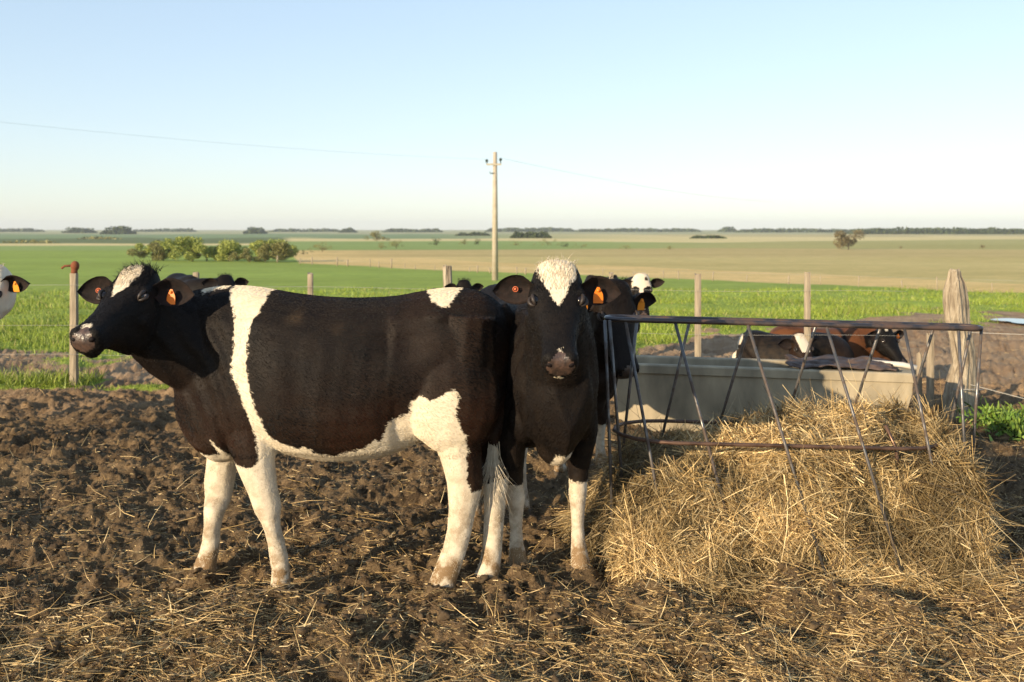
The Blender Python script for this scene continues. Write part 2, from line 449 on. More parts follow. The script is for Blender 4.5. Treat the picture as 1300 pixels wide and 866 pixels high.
        dd += .0008 * np.sin((x + .12 * (z - .9)) * 2 * PI / .085) * sstep(-.22, -.12, x) * sstep(.22, .14, x) * sstep(.62, .75, z) * sstep(1.18, 1.05, z)
        dd += .005 * np.sin((x * 1.0 - z * .45) * 2 * PI / .095 + 3 * vnoise(x * 5, z * 5, 3)) * sstep(.47, .56, x) * sstep(1.30, 1.15, z) * (x < 1.0)
        dd += .006 * (fbm(x * 5, z * 5, 2, 8) - .5)
        vv = vv.copy(); vv[:, 1] += (dd * lat).astype(vv.dtype)
    # scale the body about the ground point
    vv = vv.astype(float)
    # ears (joined into the same mesh)
    ear_pts = []
    for sg, (raise_, fwd) in zip((1, -1), ears):
        er = pl + u * (.035 * h) + s * (.100 * h * sg) - v * (.055 * h)
        ed = s * sg + v * (raise_) + u * fwd
        en = (v * .55 + u * .25).normalized() * .6 + Vector((0, 0, -.1)) + (u * .4)
        ev, ef, em = ear_mesh(er, ed, en, L=.190 * h, W=.135 * h)
        off = len(vv); vv = np.vstack([vv, np.array([tuple(p) for p in ev])]); ff += [tuple(i + off for i in q) for q in ef]; midx += [3 if k else 0 for k in em]
        ear_pts.append((er, ed.normalized(), en))
    # colour attributes
    x, y, z = vv[:, 0], vv[:, 1], vv[:, 2]
    rel = vv - np.array(pl); hu = rel @ np.array(u) / h; hv = rel @ np.array(v) / h; hsd = rel @ np.array(s) / h
    inhead = (hu > -.12) & (hu < .6) & (np.abs(hsd) < .135) & (hv > -.3) & (hv < .15)
    wh = white_fn(x, y, z)
    isE = np.arange(len(vv)) >= nb
    hwv = head_white(hu, hv, hsd) if head_white is not None else np.full(len(vv), -1.)
    wh = np.where(inhead & ~isE, hwv, wh); wh = np.where(isE, -1, wh)
    br = brown(x, y, z) if brown is not None else np.full(len(vv), .45)
    br = np.where(inhead | isE, br * .25 if head_brown is None else head_brown, br)
    dirtv = dirt * (sstep(.75, .12, z) * .55 + .12 + .5 * sstep(.12, .0, z)); dirtv = dirtv + .8 * sstep(.17, .05, z); dirtv = np.where(inhead, .1, dirtv)
    if scuff is not None: dirtv = np.maximum(dirtv, scuff(x, y, z))
    # nose pad faces
    fa = np.array([sum(vv[i][k] for i in q) / len(q) for q in ff for k in range(3)]).reshape(-1, 3)
    fr = fa - np.array(pl); fu = fr @ np.array(u) / h; fv = fr @ np.array(v) / h; fs = fr @ np.array(s) / h
    q = headlen
    nose = (fu > .445 * q) & (((fs / .058) ** 2 + ((fv + .055) / .047) ** 2) < 1)
    lip = (fu > .40) & False
    hole = np.zeros(len(fa), bool)
    for sg in (-1, 1):
        hole |= (((fs - sg * .041) / .017) ** 2 + ((fv + .040 - .25 * abs(0)) / .013) ** 2 < 1) & (fu > .47 * q)
    midx = np.array(midx)
    front = np.arange(len(ff)) < len(ff)
    midx[nose & (midx == 0)] = 1
    o = mk('body', vv * S, ff, [M[coat], M['nose'], M['nostril'], M['ear_in']], root, True,
           {'white': ('FLOAT', wh), 'brown': ('FLOAT', br), 'dirt': ('FLOAT', dirtv)}, midx)
    def loc_(p): return Vector(p) * S
    # nostrils, eyes
    for sg in (-1, 1):
        nb_ = MB(); rot = Matrix((s, u, v)).transposed() @ Matrix.Rotation(sg * R(-28), 3, 'Y')
        nb_.ball(loc_(pl + u * (.493 * h * headlen) + s * (.043 * h * sg) - v * (.046 * h)), (.017 * h * S, .013 * h * S, .0125 * h * S), 8, rot)
        nb_.build('nostril', M['nostril'], root)
        ec = pl + u * (.153 * h) + s * (.0985 * h * sg) - v * (.024 * h)
        eb = MB(); eb.ball(loc_(ec), .0225 * h * S, 10); eye = eb.build('eye', M['eye'], root)
        lid = MB(); rr = .0265 * h * S
        for (z_, off_) in ((1, .004), (-1, .0)):
            pts_ = []
            outw = (s * sg + u * .18 + v * .55).normalized(); fw = u - outw * u.dot(outw); fw.normalize(); upv = outw.cross(fw) * sg
            if upv.dot(v) < 0: upv = -upv
            for k in range(9):
                a = -PI / 2 + PI * k / 8
                dd = fw * math.sin(a) + outw * math.cos(a) * .80 + upv * (z_ * (.60 if z_ > 0 else .50) * math.cos(a))
                pts_.append(loc_(ec) + dd.normalized() * rr)
            lid.tube(pts_, [.003 * h, .006 * h, .0085 * h, .0095 * h, .010 * h, .0095 * h, .0085 * h, .006 * h, .003 * h], n=6)
        lid.build('eyelid', M['lid'], eye)
        if eyewhite and sg == 1:
            ew = MB(); ew.ball(loc_(ec + s * .0150 * h + u * -.003 * h - v * .001 * h), .0135 * h * S, 8); ew.build('eye_white', M['eye_white'], eye)
    # mouth line
    ml = MB(); pts_ = []
    for k in range(13):
        a = -1 + 2 * k / 12; th = a * 1.25
        pts_.append(loc_(pl + u * h * (headlen * .497 - .088 * (1 - math.cos(th)) - .004) + s * (h * .0735 * math.sin(th) / math.sin(1.25)) - v * (h * (.103 + .010 * abs(a)))))
    ml.tube(pts_, .0035 * h * S, n=6); ml.build('mouth_line', M['nostril'], root)
    # ear tags
    for (er, ed, en), on in zip(ear_pts, tags):
        if not on: continue
        if on == 'button':
            tb = MB(); nn = en.normalized(); c0 = er + ed * (.085 * h) + nn * (.016 * h); tb.ball(loc_(c0), .0065 * h * S, 6)
            tb.tube([loc_(c0 + ed * (.0115 * math.cos(2 * PI * k / 12) * h) + nn.cross(ed) * (.0115 * math.sin(2 * PI * k / 12) * h)) for k in range(12)], .0022 * h * S, 6, closed=True)
            tb.build('ear_tag', M['tag_ring'], root); continue
        tb = MB(); nn = en.normalized(); c0 = er + ed * (.085 * h) + nn * (.020 * h)
        dn = Vector((0, 0, -1)); dn = (dn - nn * dn.dot(nn) * .6).normalized(); sd_ = dn.cross(nn).normalized()
        outl = [(0.0, -.012), (.016, -.020), (.030, -.022), (.058, -.022), (.058, .022), (.030, .022), (.016, .020), (0.0, .012)]
        outl = [(-.014, -.005)] + outl + [(-.014, .005)]
        a = [loc_(c0 + dn * (q[0] * h) + sd_ * (q[1] * h) + nn * .002) for q in outl]; b2 = [loc_(c0 + dn * (q[0] * h) + sd_ * (q[1] * h) - nn * .002) for q in outl]
        n_ = len(outl); tb.add(a + b2, [tuple(range(n_)), tuple(reversed(range(n_, 2 * n_)))] + [(i, i + n_, (i + 1) % n_ + n_, (i + 1) % n_) for i in range(n_)])
        tb.ball(loc_(c0 + nn * .004), .008 * h * S, 6)
        tb.build('ear_tag', M[tag_mat], root, smooth=False)
    # hair: topknot, back ridge, tail switch
    r = random.Random(hash(name) % 1000 + int(loc[0] * 10)); sp = []
    nk = int(260 * tk)
    for k in range(nk):
        q = Vector((r.uniform(-.085, .085), 0, 0)); a = r.uniform(-.07, .045)
        zt = .032 if a < .03 else .022
        p = pl + s * (q.x * h) + u * (a * h) + v * ((zt - abs(q.x) ** 2 * 3.5 - .012) * h)
        d = v * .8 + s * (q.x * 6 + r.gauss(0, .25)) + u * r.gauss(.10, .4) + Vector((0, 0, .35))
        sp.append((loc_(p), d, r.uniform(.018, .045) * tk * h * S, .0013 * S))
    if topknot:
        tv, tf = tufts(sp, 3); mk('topknot', tv, tf, M['hair_' + topknot], root)
    if tail and not lying:
        tp = tailpath or [(0, 0, 0), (0, 0, 0), (-.725, .0, 1.08 + dz), (-.725, .01, .9 + dz), (-.70, .02, .74 + dz), (-.68, .02, .66 + dz)]
        e = Vector(tp[-1]); sp = []
        for k in range(300):
            t = r.random(); p = e + Vector((r.gauss(0, .009), r.gauss(0, .009), .03 - t * .12))
            sp.append((loc_(p), Vector((r.gauss(0, .035), r.gauss(0, .035), -1)), r.uniform(.10, .22) * S, .0022 * S))
        tv, tf = tufts(sp, 5); mk('tail_switch', tv, tf, M['hair_white'], root)
    # hooves
    if not lying:
        for L_ in legs:
            e = L_[-1]; wf = Matrix.Rotation(yaw, 3, 'Z') @ Vector((e[0], e[1], 0)) + Vector(loc); FEET.append((wf.x, wf.y))
            hb_ = MB()
            for sg in (-1, 1):
                rings = []
                for (zz, a, b2, fx) in ((.0, .052, .030, .012), (.02, .050, .029, .010), (.045, .042, .027, .002), (.06, .036, .022, -.002)):
                    rings.append([loc_(Vector((e[0] + fx + a * math.cos(2 * PI * k / 12), e[1] + sg * .025 + b2 * math.sin(2 * PI * k / 12), max(0, e[2]) + zz - .045))) for k in range(12)])
                hb_.rings(rings)
            hb_.build('hoof', M['hoof'], root)
    # coat hair
    if fur:
        tri = []
        for q, mi_ in zip(ff, midx):
            if mi_ == 0:
                tri.append(q[:3])
                if len(q) == 4: tri.append((q[0], q[2], q[3]))
        tri = np.array(tri); rg = np.random.default_rng(5)
        a, b2, c = vv[tri[:, 0]], vv[tri[:, 1]], vv[tri[:, 2]]
        nr = np.cross(b2 - a, c - a); ar = np.linalg.norm(nr, axis=1); nr = nr / (ar[:, None] + 1e-12)
        idx = rg.choice(len(tri), fur, p=ar / ar.sum())
        r1 = np.sqrt(rg.random(fur)); r2 = rg.random(fur)
        wa, wb, wc = (1 - r1), r1 * (1 - r2), r1 * r2
        p = a[idx] * wa[:, None] + b2[idx] * wb[:, None] + c[idx] * wc[:, None]
        N = nr[idx]
        whp = wh[tri[idx, 0]] * wa + wh[tri[idx, 1]] * wb + wh[tri[idx, 2]] * wc + (vnoise(p[:, 0] * 60, p[:, 2] * 60 + p[:, 1] * 37, 3) - .5) * .025
        brp = br[tri[idx, 0]]
        drp = dirtv[tri[idx, 0]]
        # flow: backwards and down
        flow = np.stack([np.full(fur, -1.), np.zeros(fur), np.full(fur, -.55)], 1)
        flow[p[:, 2] < .62 * 1] = (-.15, 0, -1)
        inh = (((p - np.array(pl)) @ np.array(u)) > -.02) & (np.linalg.norm(p - np.array(pl), axis=1) < .62 * h)
        flow[inh] = -np.array(u) * 1.0 + np.array(v) * .1
        flow += rg.normal(0, .22, (fur, 3))
        flow -= N * np.sum(flow * N, 1)[:, None]; flow /= np.linalg.norm(flow, axis=1)[:, None] + 1e-9
        Ln = rg.uniform(.008, .016, fur) * np.where(inh, .75, 1.0) * np.where(p[:, 2] < .6, .55, 1)
        hu_ = ((p - np.array(pl)) @ np.array(u)) / h; hs_ = ((p - np.array(pl)) @ np.array(s)) / h
        fore = inh & (hu_ < .13) & (np.abs(hs_) < .09) & (N @ np.array(v) > .5); Ln = np.where(fore, Ln * 2.2, Ln)
        fa_ = .30; P0 = p - N * .001
        P1 = P0 + (flow * .8 + N * fa_ * 1.0) * Ln[:, None] * .5
        P2 = P0 + (flow + N * fa_ * .75) * Ln[:, None]
        pts3 = np.stack([P0, P1, P2], 1).reshape(-1, 3) * S
        hc = bpy.data.hair_curves.new('coat_hair'); hc.add_curves([3] * fur)
        hc.points.foreach_set('position', pts3.astype(np.float32).ravel())
        ra_ = hc.attributes.get('radius') or hc.attributes.new('radius', 'FLOAT', 'POINT')
        ra_.data.foreach_set('value', np.tile(np.array([.0011, .0008, .0002], np.float32), fur) * 1.0)
        isw = whp > 0
        tone = rg.random(fur)
        dk = np.stack([.0018 + .0030 * tone, .0018 + .0026 * tone, .0019 + .0024 * tone], 1)
        bcol = np.array([.026, .0095, .0042]) * (0.5 + tone[:, None])
        pn = vnoise(p[:, 0] * 7, p[:, 2] * 7 + p[:, 1] * 5, 9)
        bm_ = np.clip(brp * sstep(.25, .75, pn) * 1.3, 0, 1)[:, None]
        dk = dk * (1 - bm_) + bcol * bm_
        wcx = np.stack([.76 - .15 * tone, .67 - .16 * tone, .51 - .16 * tone], 1)
        dn_ = fbm(p[:, 0] * 14, p[:, 2] * 14 + p[:, 1] * 9, 4, 4)
        dm = np.clip(drp * sstep(.42, .68, dn_) * 1.3, 0, .85)[:, None]
        wcx = wcx * (1 - dm) + np.array([.24, .16, .085]) * dm
        dk = dk * (1 - dm * .5) + np.array([.07, .045, .025]) * dm * .5
        if coat == 'coat_brown': pass
        col = np.where(isw[:, None], wcx, dk); col = np.concatenate([col, np.ones((fur, 1))], 1).astype(np.float32)
        ca = hc.attributes.new('hcol', 'FLOAT_COLOR', 'CURVE'); ca.data.foreach_set('color', col.ravel())
        hc.materials.append(M['fur'])
        ho = bpy.data.objects.new('coat_hair', hc); C.objects.link(ho); ho.parent = root
    return root
m, nt, b = newmat('coat_hair', .42, (.1, .1, .1), .15); nt.links.new(attr(nt, 'hcol', 'Color'), b.inputs['Base Color'])
M['fur'] = m

# --- big side-on cow
def legpx(rows, Y, blist, yoff):
    out = []
    for (py, xl, xr), bb in zip(rows, blist):
        cx = (xl + xr) / 2; a = (xr - xl) / 2 * Y / F
        X_ = (cx - 650) * Y / F; out.append((-(X_ + .728), yoff, CAM_H - (py - 292) * Y / F, a, bb))
    return out
B_F = [.055, .07, .075, .065, .055, .05, .045, .045, .036, .034, .036, .042, .045]
nf_ = [(430, 290, 340), (500, 285, 352), (560, 288, 352), (592, 301, 350), (623, 315, 353), (647, 323, 358), (658, 330, 356), (672, 336, 357), (690, 340, 362), (708, 342, 366), (724, 345, 368), (738, 344, 369), (752, 342, 371)]
ff_ = [(430, 262, 310), (500, 255, 312), (560, 256, 308), (592, 257, 297), (618, 254, 293), (638, 255, 289), (650, 258, 285), (669, 259, 280), (690, 256, 279), (705, 252, 277), (716, 247, 275), (726, 244, 274), (735, 242, 275)]
nh_ = [(400, 560, 630), (450, 548, 634), (500, 534, 626), (540, 538, 616), (565, 554, 612), (590, 562, 612), (612, 567, 614), (630, 568, 610), (648, 569, 604), (675, 567, 599), (700, 561, 592), (720, 553, 585), (735, 547, 580), (752, 540, 580)]
B_H = [.10, .11, .11, .10, .09, .075, .055, .05, .044, .036, .036, .040, .045, .05]
fh_ = [(400, 570, 635), (450, 560, 640), (500, 565, 640), (540, 578, 638), (575, 596, 640), (600, 606, 646), (618, 612, 646), (634, 614, 642), (652, 614, 641), (680, 613, 639), (705, 611, 637), (722, 608, 636), (738, 600, 632), (750, 596, 632)]
legsA = [legpx(nf_, 4.44, B_F, .16), legpx(ff_, 4.68, B_F, -.10), legpx(nh_, 4.45, B_H, .15), legpx(fh_, 4.50, B_H, .02)]
# thigh/shoulder tops spread sideways
legsA[1] = [(a, (-.14 if c > .3 else -.08), c, d, e) for a, b_, c, d, e in legsA[1]]
legsA[3] = [(a, (-.14 if c > .75 else (-.06 if c > .5 else .06)), c, d, e) for a, b_, c, d, e in legsA[3]]

POLY = lambda pts: [lp(a, b_) for a, b_ in pts]
BAND = POLY([(248, 352), (262, 372), (295, 363), (303, 381), (312, 401), (315, 432), (311, 463), (323, 488), (335, 521), (341, 550), (343, 571), (335, 580), (318, 578), (304, 571), (292, 558), (280, 547),
             (286, 560), (292, 568), (272, 571), (252, 570), (246, 585), (240, 660), (240, 900), (740, 900), (740, 612), (655, 570), (648, 600), (601, 612), (596, 596), (596, 553), (594, 539), (583, 514), (586, 489), (581, 481),
             (572, 486), (552, 496), (541, 490), (527, 500), (527, 511), (502, 522), (491, 547), (485, 545), (470, 557), (455, 559), (433, 566), (412, 562), (400, 552), (390, 556), (372, 548), (357, 540), (354, 530),
             (341, 500), (332, 460), (331, 432), (335, 405), (346, 380), (348, 352)])
SPOT = POLY([(540, 366), (556, 355), (590, 355), (583, 368), (580, 375), (572, 386), (563, 386), (552, 380)])
def whiteA(x, y, z):
    d = poly_sd(BAND, x, z)
    d = np.maximum(d, poly_sd(SPOT, x, z))
    return d
def brownA(x, y, z):
    return np.clip(.12 + .45 * sstep(.2, -.7, x) + .65 * sstep(1.05, .62, z), 0, 1.0)
def head_whiteA(u, v, s):
    half = np.interp(u, [-.03, .0, .05, .12, .17, .20], [.0, .055, .06, .038, .014, 0])
    d = np.minimum(half - np.abs(s + .012 + u * .05), v + .045)
    d = np.where((u < -.03) | (u > .21), -.1, d)
    n = .018 - np.hypot(u - .445, s * .7); n = np.where(v > -.035, n, -.1)
    return np.maximum(d, n)
cowA_loc = (-.728, 4.6, 0)
pw = Vector((-1.645, 4.38, 1.395)); uw = Vector((-.070, -.33, -.165))
def w2l180(p, loc): return Vector((-(p[0] - loc[0]), -(p[1] - loc[1]), p[2]))
cow('cow', cowA_loc, PI, 'biggest cow, standing side-on in front with a white band behind its shoulder',
    w2l180(pw, cowA_loc), (-uw.x, -uw.y, uw.z), whiteA, legsA, voxel=.0085, head_white=head_whiteA, brown=brownA,
    ears=((-.22, -.15), (.10, .32)), neck_mid=(.80, .05, 1.02), hs=.91, fur=130000, eyewhite=True, dirt=1.0,
    tailpath=[(-.665, 0, 1.235), (-.705, .0, 1.19), (-.715, .0, 1.05), (-.70, .03, .85), (-.66, .06, .70), (-.64, .07, .62)], neckr=.92, nh=.175, jaw=1.30, tk=1.5, tags=(True, 'button'), scuff=lambda x, y, z: np.maximum(.9 * np.exp(-(((x - lp(388, 398)[0]) / .05) ** 2 + ((z - lp(388, 398)[1]) / .03) ** 2)), .5 * np.exp(-(((x - lp(440, 412)[0]) / .05) ** 2 + ((z - lp(440, 412)[1]) / .03) ** 2))))

# --- second cow, facing the camera
def const(v_): return lambda x, y, z: np.full(len(x), float(v_))
def inv(p, loc, yaw):
    d = Vector(p) - Vector(loc); return Matrix.Rotation(-yaw, 3, 'Z') @ d
def place(loc, yaw, poll_w, u_w):
    return inv(poll_w, loc, yaw), Matrix.Rotation(-yaw, 3, 'Z') @ Vector(u_w)
STD = [FORE, mirror(FORE), HIND, mirror(HIND)]

locB = (.06, 5.06, 0); yawB = R(-90 - 0) + R(14)
def whiteB(x, y, z):
    d = .43 + .02 * np.sin(x * 9) - z
    d = np.where(x < 0, .50 - z, d)
    br = .05 - np.abs(y - .0) + 0 * x
    chest = np.minimum(.07 - np.abs(y - .03) + .05 * (fbm(y * 14, z * 14, 2, 3) - .5), np.minimum(.615 - z + .06 * (fbm(y * 20, z * 9, 2, 5) - .5), x - .30))
    chest2 = np.minimum(np.minimum(.60 + .2 * np.abs(y) - z, x - .30), .12 - np.abs(np.abs(y) - .11) - .07)
    return np.maximum(d, chest - .01)
def head_whiteB(u, v, s):
    half = np.interp(u, [-.07, .0, .06, .10, .14, .19, .215], [.085, .092, .078, .055, .036, .012, 0])
    d = np.minimum(half - np.abs(s), v + .06)
    d = np.where((u < -.07) | (u > .215), -.1, d)
    n = .009 - np.hypot(u - .452, s); n = np.where(v > -.035, n, -.1); n = np.maximum(n, .012 - np.hypot(s + .004, v + .118) - np.where(u > .46, 0, 1))
    return np.maximum(d, n)
fB = [tuple(p) for p in FORE]
pB, uB = place(locB, yawB, (.19, 4.22, 1.42), (.0, -.33, -.30))
legsB = [shiftleg(FORE, -.0, .02), mirror(FORE, -.05, .03), shiftleg(HIND, -.05), mirror(HIND, .05)]
cow('cow', locB, yawB, 'black cow facing the camera head-on, white triangle on its forehead, right of the side-on cow', pB, uB, whiteB,
    legsB, voxel=.010, head_white=head_whiteB, ears=((-.12, .08), (-.05, .08)), hs=.95, low=2.3, dewlap=True, tags=(True, 'button'), fur=80000, brown=const(.12), neck_mid=(.74, .0, 1.06), topknot='white', neckr=1.0, torso=[(a, b_ - .03, c - .03 + .05 * max(0, min(1, (a - .1) / .2)), d * .86) for a, b_, c, d in TORSO])

# --- third cow, behind the second: dark, head low towards the feeder
locC = (.32, 7.0, 0); yawC = R(-90 + 20)
pC, uC = place(locC, yawC, (.635, 6.12, 1.235), (.07, -.20, -.46))
cow('cow', locC, yawC, 'dark cow standing behind the head-on cow, chewing a long straw beside the feeder', pC, uC, lambda x, y, z: .30 - z,
    STD, voxel=.016, torso=[(a * .95, b_ * .855, c * .86, d * .9) for a, b_, c, d in TORSO], head_white=lambda u, v, s: np.full(len(u), -1.), ears=((-.12, .05), (-.1, .1)), hs=1.06, fur=20000, brown=const(.8), tag_mat='tag_y', neck_mid=(.72, 0, .92))
st = MB()
st.tube([P(808, 481, 5.93), P(812, 500, 5.90), P(814, 520, 5.90), P(818, 535, 5.92), P(817, 548, 5.95)], .004, 5)
tag(st.build('straw_stalk', newmat('straw_pale', .7, (.62, .60, .38))[0]), 'long pale straw stalk hanging from the mouth of the dark cow', 'straw')

# --- fourth: white-faced, farther back
locD = (1.28, 12.7, 0); yawD = R(-90 + 10)
pD, uD = place(locD, yawD, (1.50, 11.55, 1.045), (.0, -.22, -.38))
def head_whiteD(u, v, s):
    d = np.minimum(.12 - np.abs(s), v + .12) ; d = np.where(u > .14, np.minimum(.026 + (u - .14) * .0 - np.abs(s + .01), d), d)
    eye = .035 - np.hypot(u - .15, np.abs(s) - .085); d = np.minimum(d, -eye)
    hole = .022 - np.hypot(u - .03, s - .055); d = np.minimum(d, -hole)
    return np.where(u > .42, -1, d)
cow('cow', locD, yawD, 'young cow with a mostly white face looking over from behind the dark cow', pD, uD, lambda x, y, z: .3 - z,
    STD, voxel=.018, head_white=head_whiteD, ears=((.25, .05), (.1, .1)), hs=.95, brown=const(.2), topknot='white', tags=(False, False), scale=1.0, neck_mid=(.74, 0, .86),
    torso=[(a * .9, b_ * .735, c * .75, d * .8) for a, b_, c, d in TORSO])

# --- cow cut by the left frame edge: grey-white face
locG = (-4.45, 7.40, 0); yawG = R(-90 + 42)
pG, uG = place(locG, yawG, (-3.52, 6.72, 1.315), (-.05, -.22, -.40))
def head_whiteG(u, v, s): return np.full(len(u), .2)
cow('cow', locG, yawG, 'white-faced cow at the left edge of the photo with a tagged black ear', pG, uG, lambda x, y, z: .2 - np.abs(z - .95),
    STD, voxel=.016, head_white=head_whiteG, ears=((-.02, .1), (.05, .1)), hs=1.0, brown=const(.2), topknot='white', dirt=.8, tag_mat='tag_y', fur=15000)

# --- black heifer behind the big cow's neck (only back and head show)
locH = (-3.50, 10.6, 0); yawH = R(-62)
pH, uH = place(locH, yawH, (-2.88, 10.0, 1.115), (.15, -.35, -.25))
cow('cow', locH, yawH, 'black heifer farther off, only its back and head showing above the side-on cow', pH, uH, const(-1), STD, voxel=.022,
    ears=((.1, .0), (.1, .0)), hs=.8, tags=(False, False), brown=const(.1), head_white=None,
    torso=[(a * .7, b_ * .85, c * .85, d * .75) for a, b_, c, d in TORSO], neck_mid=(.68, -.1, .95))
# --- black calf whose fuzzy poll shows over the rump
locI = (-.55, 9.75, 0); yawI = R(-80)
pI, uI = place(locI, yawI, (-.43, 8.95, 1.125), (.05, -.25, -.30))
cow('cow', locI, yawI, 'black calf behind the rump of the side-on cow with only its fuzzy poll showing', pI, uI, const(-1), STD, voxel=.022,
    ears=((.1, .0), (.1, .0)), hs=.62, tags=(False, False), brown=const(.1), head_white=None,
    torso=[(a * .75, b_ * .76, c * .80, d * .7) for a, b_, c, d in TORSO], neck_mid=(.68, 0, .85))

# --- two calves lying behind the trough
def lying_legs():
    L = []
    for sg in (1, -1):
        L.append([(.40, .16 * sg, .36, .09, .06), (.52, .20 * sg, .16, .07, .05), (.66, .20 * sg, .08, .05, .04), (.50, .24 * sg, .05, .04, .035), (.40, .24 * sg, .045, .04, .035)])
        L.append([(-.42, .18 * sg, .34, .14, .08), (-.30, .27 * sg, .22, .11, .06), (-.12, .30 * sg, .12, .06, .05), (-.30, .33 * sg, .06, .05, .04), (-.20, .34 * sg, .045, .04, .035)])
    return L
TL = [(a * .82, b_ * .80 - .44, max(.02, c * .8 - .44), d * .95) for a, b_, c, d in TORSO]
locE = (2.72, 10.0, 0); yawE = R(-28)
pE, uE = place(locE, yawE, (2.75, 9.50, .57), (.06, -.26, -.28))
cow('calf', locE, yawE, 'dark calf lying behind the trough with a white blaze and brown ears', pE, uE, lambda x, y, z: np.maximum(.07 - np.hypot(x + .44, z - .50), .035 - np.abs(x + .44) - np.maximum(0, z - .4)),
    lying_legs(), voxel=.017, coat='coat', head_brown=1.0, head_white=lambda u, v, s: np.where((u < .22) & (v > -.1), .075 - np.abs(s) - .15 * np.maximum(0, u - .05), -1.), ears=((-.1, .0), (.0, .0)),
    hs=.80, tags=(False, False), lying=True, torso=[(a * .76, b_ * .93, c, d * .9) for a, b_, c, d in TL], brown=lambda x, y, z: sstep(.45, .6, x) * .9, neck_mid=(.50, -.05, .46), cat='calf', topknot='black', group='calves lying behind the trough')
locF = (3.22, 10.25, 0); yawF = R(4)
pF, uF = place(locF, yawF, (3.72, 9.92, .60), (.10, -.28, -.30))
cow('calf', locF, yawF, 'red-brown calf with a black face lying at the right end of the trough', pF, uF, lambda x, y, z: np.full(len(x), -1.),
    lying_legs(), voxel=.017, coat='coat_brown', head_white=lambda u, v, s: .022 - np.hypot(u - .02, s + .02), ears=((.12, .0), (.12, .0)),
    hs=.80, tags=(True, False), head_brown=0, lying=True, torso=TL, brown=lambda x, y, z: np.clip(1.0 - 1.2 * sstep(.05, .0, np.abs(x - .12)), 0, 1), neck_mid=(.62, 0, .5), cat='calf', group='calves lying behind the trough')

# ------------------------------------------------------------------ terrain
ZY = np.log(np.array([1, 10, 15, 22, 32, 60, 130, 300, 1000, 2000, 3500, 9000.]))
ZZ = np.array([0, 0, -.07, -.25, -.56, -1.39, -2.5, -3.2, -3.6, -2.0, .5, 3.0])
def zbase(Y):
    l = np.log(np.maximum(np.asarray(Y, float), 1.0)); s_ = 0
    for d in (-.16, -.08, 0, .08, .16): s_ = s_ + np.interp(np.maximum(l + d, 0), ZY, ZZ)
    return s_ / 5
_Yt = np.exp(np.linspace(math.log(3), math.log(6000), 3000)); _pt = 292 + F * (CAM_H - zbase(_Yt)) / _Yt
def Yof(py): return float(np.interp(-py, -_pt, _Yt))
def ground_at(px, py):
    Y = Yof(py); return Vector(((px - 650) * Y / F, Y, float(zbase(Y))))
# hoof prints trodden into the mud
_hr = np.random.default_rng(3); HN = 700
HX = _hr.uniform(-5, 6, HN); HY = _hr.uniform(2.9, 10, HN); HRr = _hr.uniform(.045, .085, HN); HD = _hr.uniform(.02, .055, HN)
def mudz(X, Y):
    """height of the trodden yard surface above the base terrain"""
    a = (fbm(X * 1.3, Y * 1.3, 3, 11) - .5) * .10
    c = np.abs(fbm(X * 6, Y * 6, 3, 21) - .5) * 2
    c2 = np.abs(fbm(X * 15 + 5, Y * 15, 3, 31) - .5) * 2
    c3 = fbm(X * 38, Y * 38, 2, 41)
    lump = fbm(X * 2.2, Y * 2.2, 2, 51)
    c4 = np.abs(fbm(X * 70, Y * 70, 2, 47) - .5)
    big = fbm(X * 3.1, Y * 3.1, 3, 29)
    return a + (1 - c) * .10 * (.3 + lump) + (big - .5) * .13 + c * .03 + (1 - c2) * .06 + c3 * .045 + c4 * .035 - .165
def mud_full(X, Y):
    h = mudz(X, Y); sh = X.shape; Xf = X.ravel(); Yf = Y.ravel(); hf = h.ravel().copy()
    sel = np.where((Yf < 10.5) & (np.abs(Xf) < 7))[0]; xs = Xf[sel]; ys = Yf[sel]; acc = np.zeros(len(sel))
    order = np.argsort(ys); yso = ys[order]; xso = xs[order]; ao = np.zeros(len(sel))
    for i in range(HN):
        a_, b_ = np.searchsorted(yso, [HY[i] - .2, HY[i] + .2])
        dx = (xso[a_:b_] - HX[i]) / HRr[i]; dy = (yso[a_:b_] - HY[i]) / (HRr[i] * 1.15); r2 = dx * dx + dy * dy
        ao[a_:b_] += HD[i] * (-np.exp(-r2 * 1.2) * 1.15 + .40 * np.exp(-(np.sqrt(r2) - 1.5) ** 2 * 5))
    acc[order] = ao; hf[sel] += acc; return hf.reshape(sh)
def pxpy(X, Y):
    return 650 + F * X / Y, 292 + F * (CAM_H - zbase(Y)) / Y
def mud_mask(X, Y):
    px, py = pxpy(X, np.maximum(Y, 1.5))
    e = np.interp(px, [-400, 0, 250, 500, 760, 900, 1000, 1150, 1250, 1700], [448, 450, 456, 460, 446, 420, 415, 402, 398, 392])
    n = (fbm(X * .9, Y * .9, 4, 61) - .5) * 60
    m_ = sstep(-9, 9, py - e + n)
    strip = np.exp(-((py - 485) / 6) ** 2) * sstep(280, 190, px) * sstep(.35, .5, fbm(X * 1.4, Y * 1.4, 2, 66))
    patch = sstep(-8, 8, (fbm(X * 1.2, Y * .8, 3, 71) - .56) * 120) * sstep(900, 820, px) * 0
    return np.clip(m_ - strip * 1.3, 0, 1)

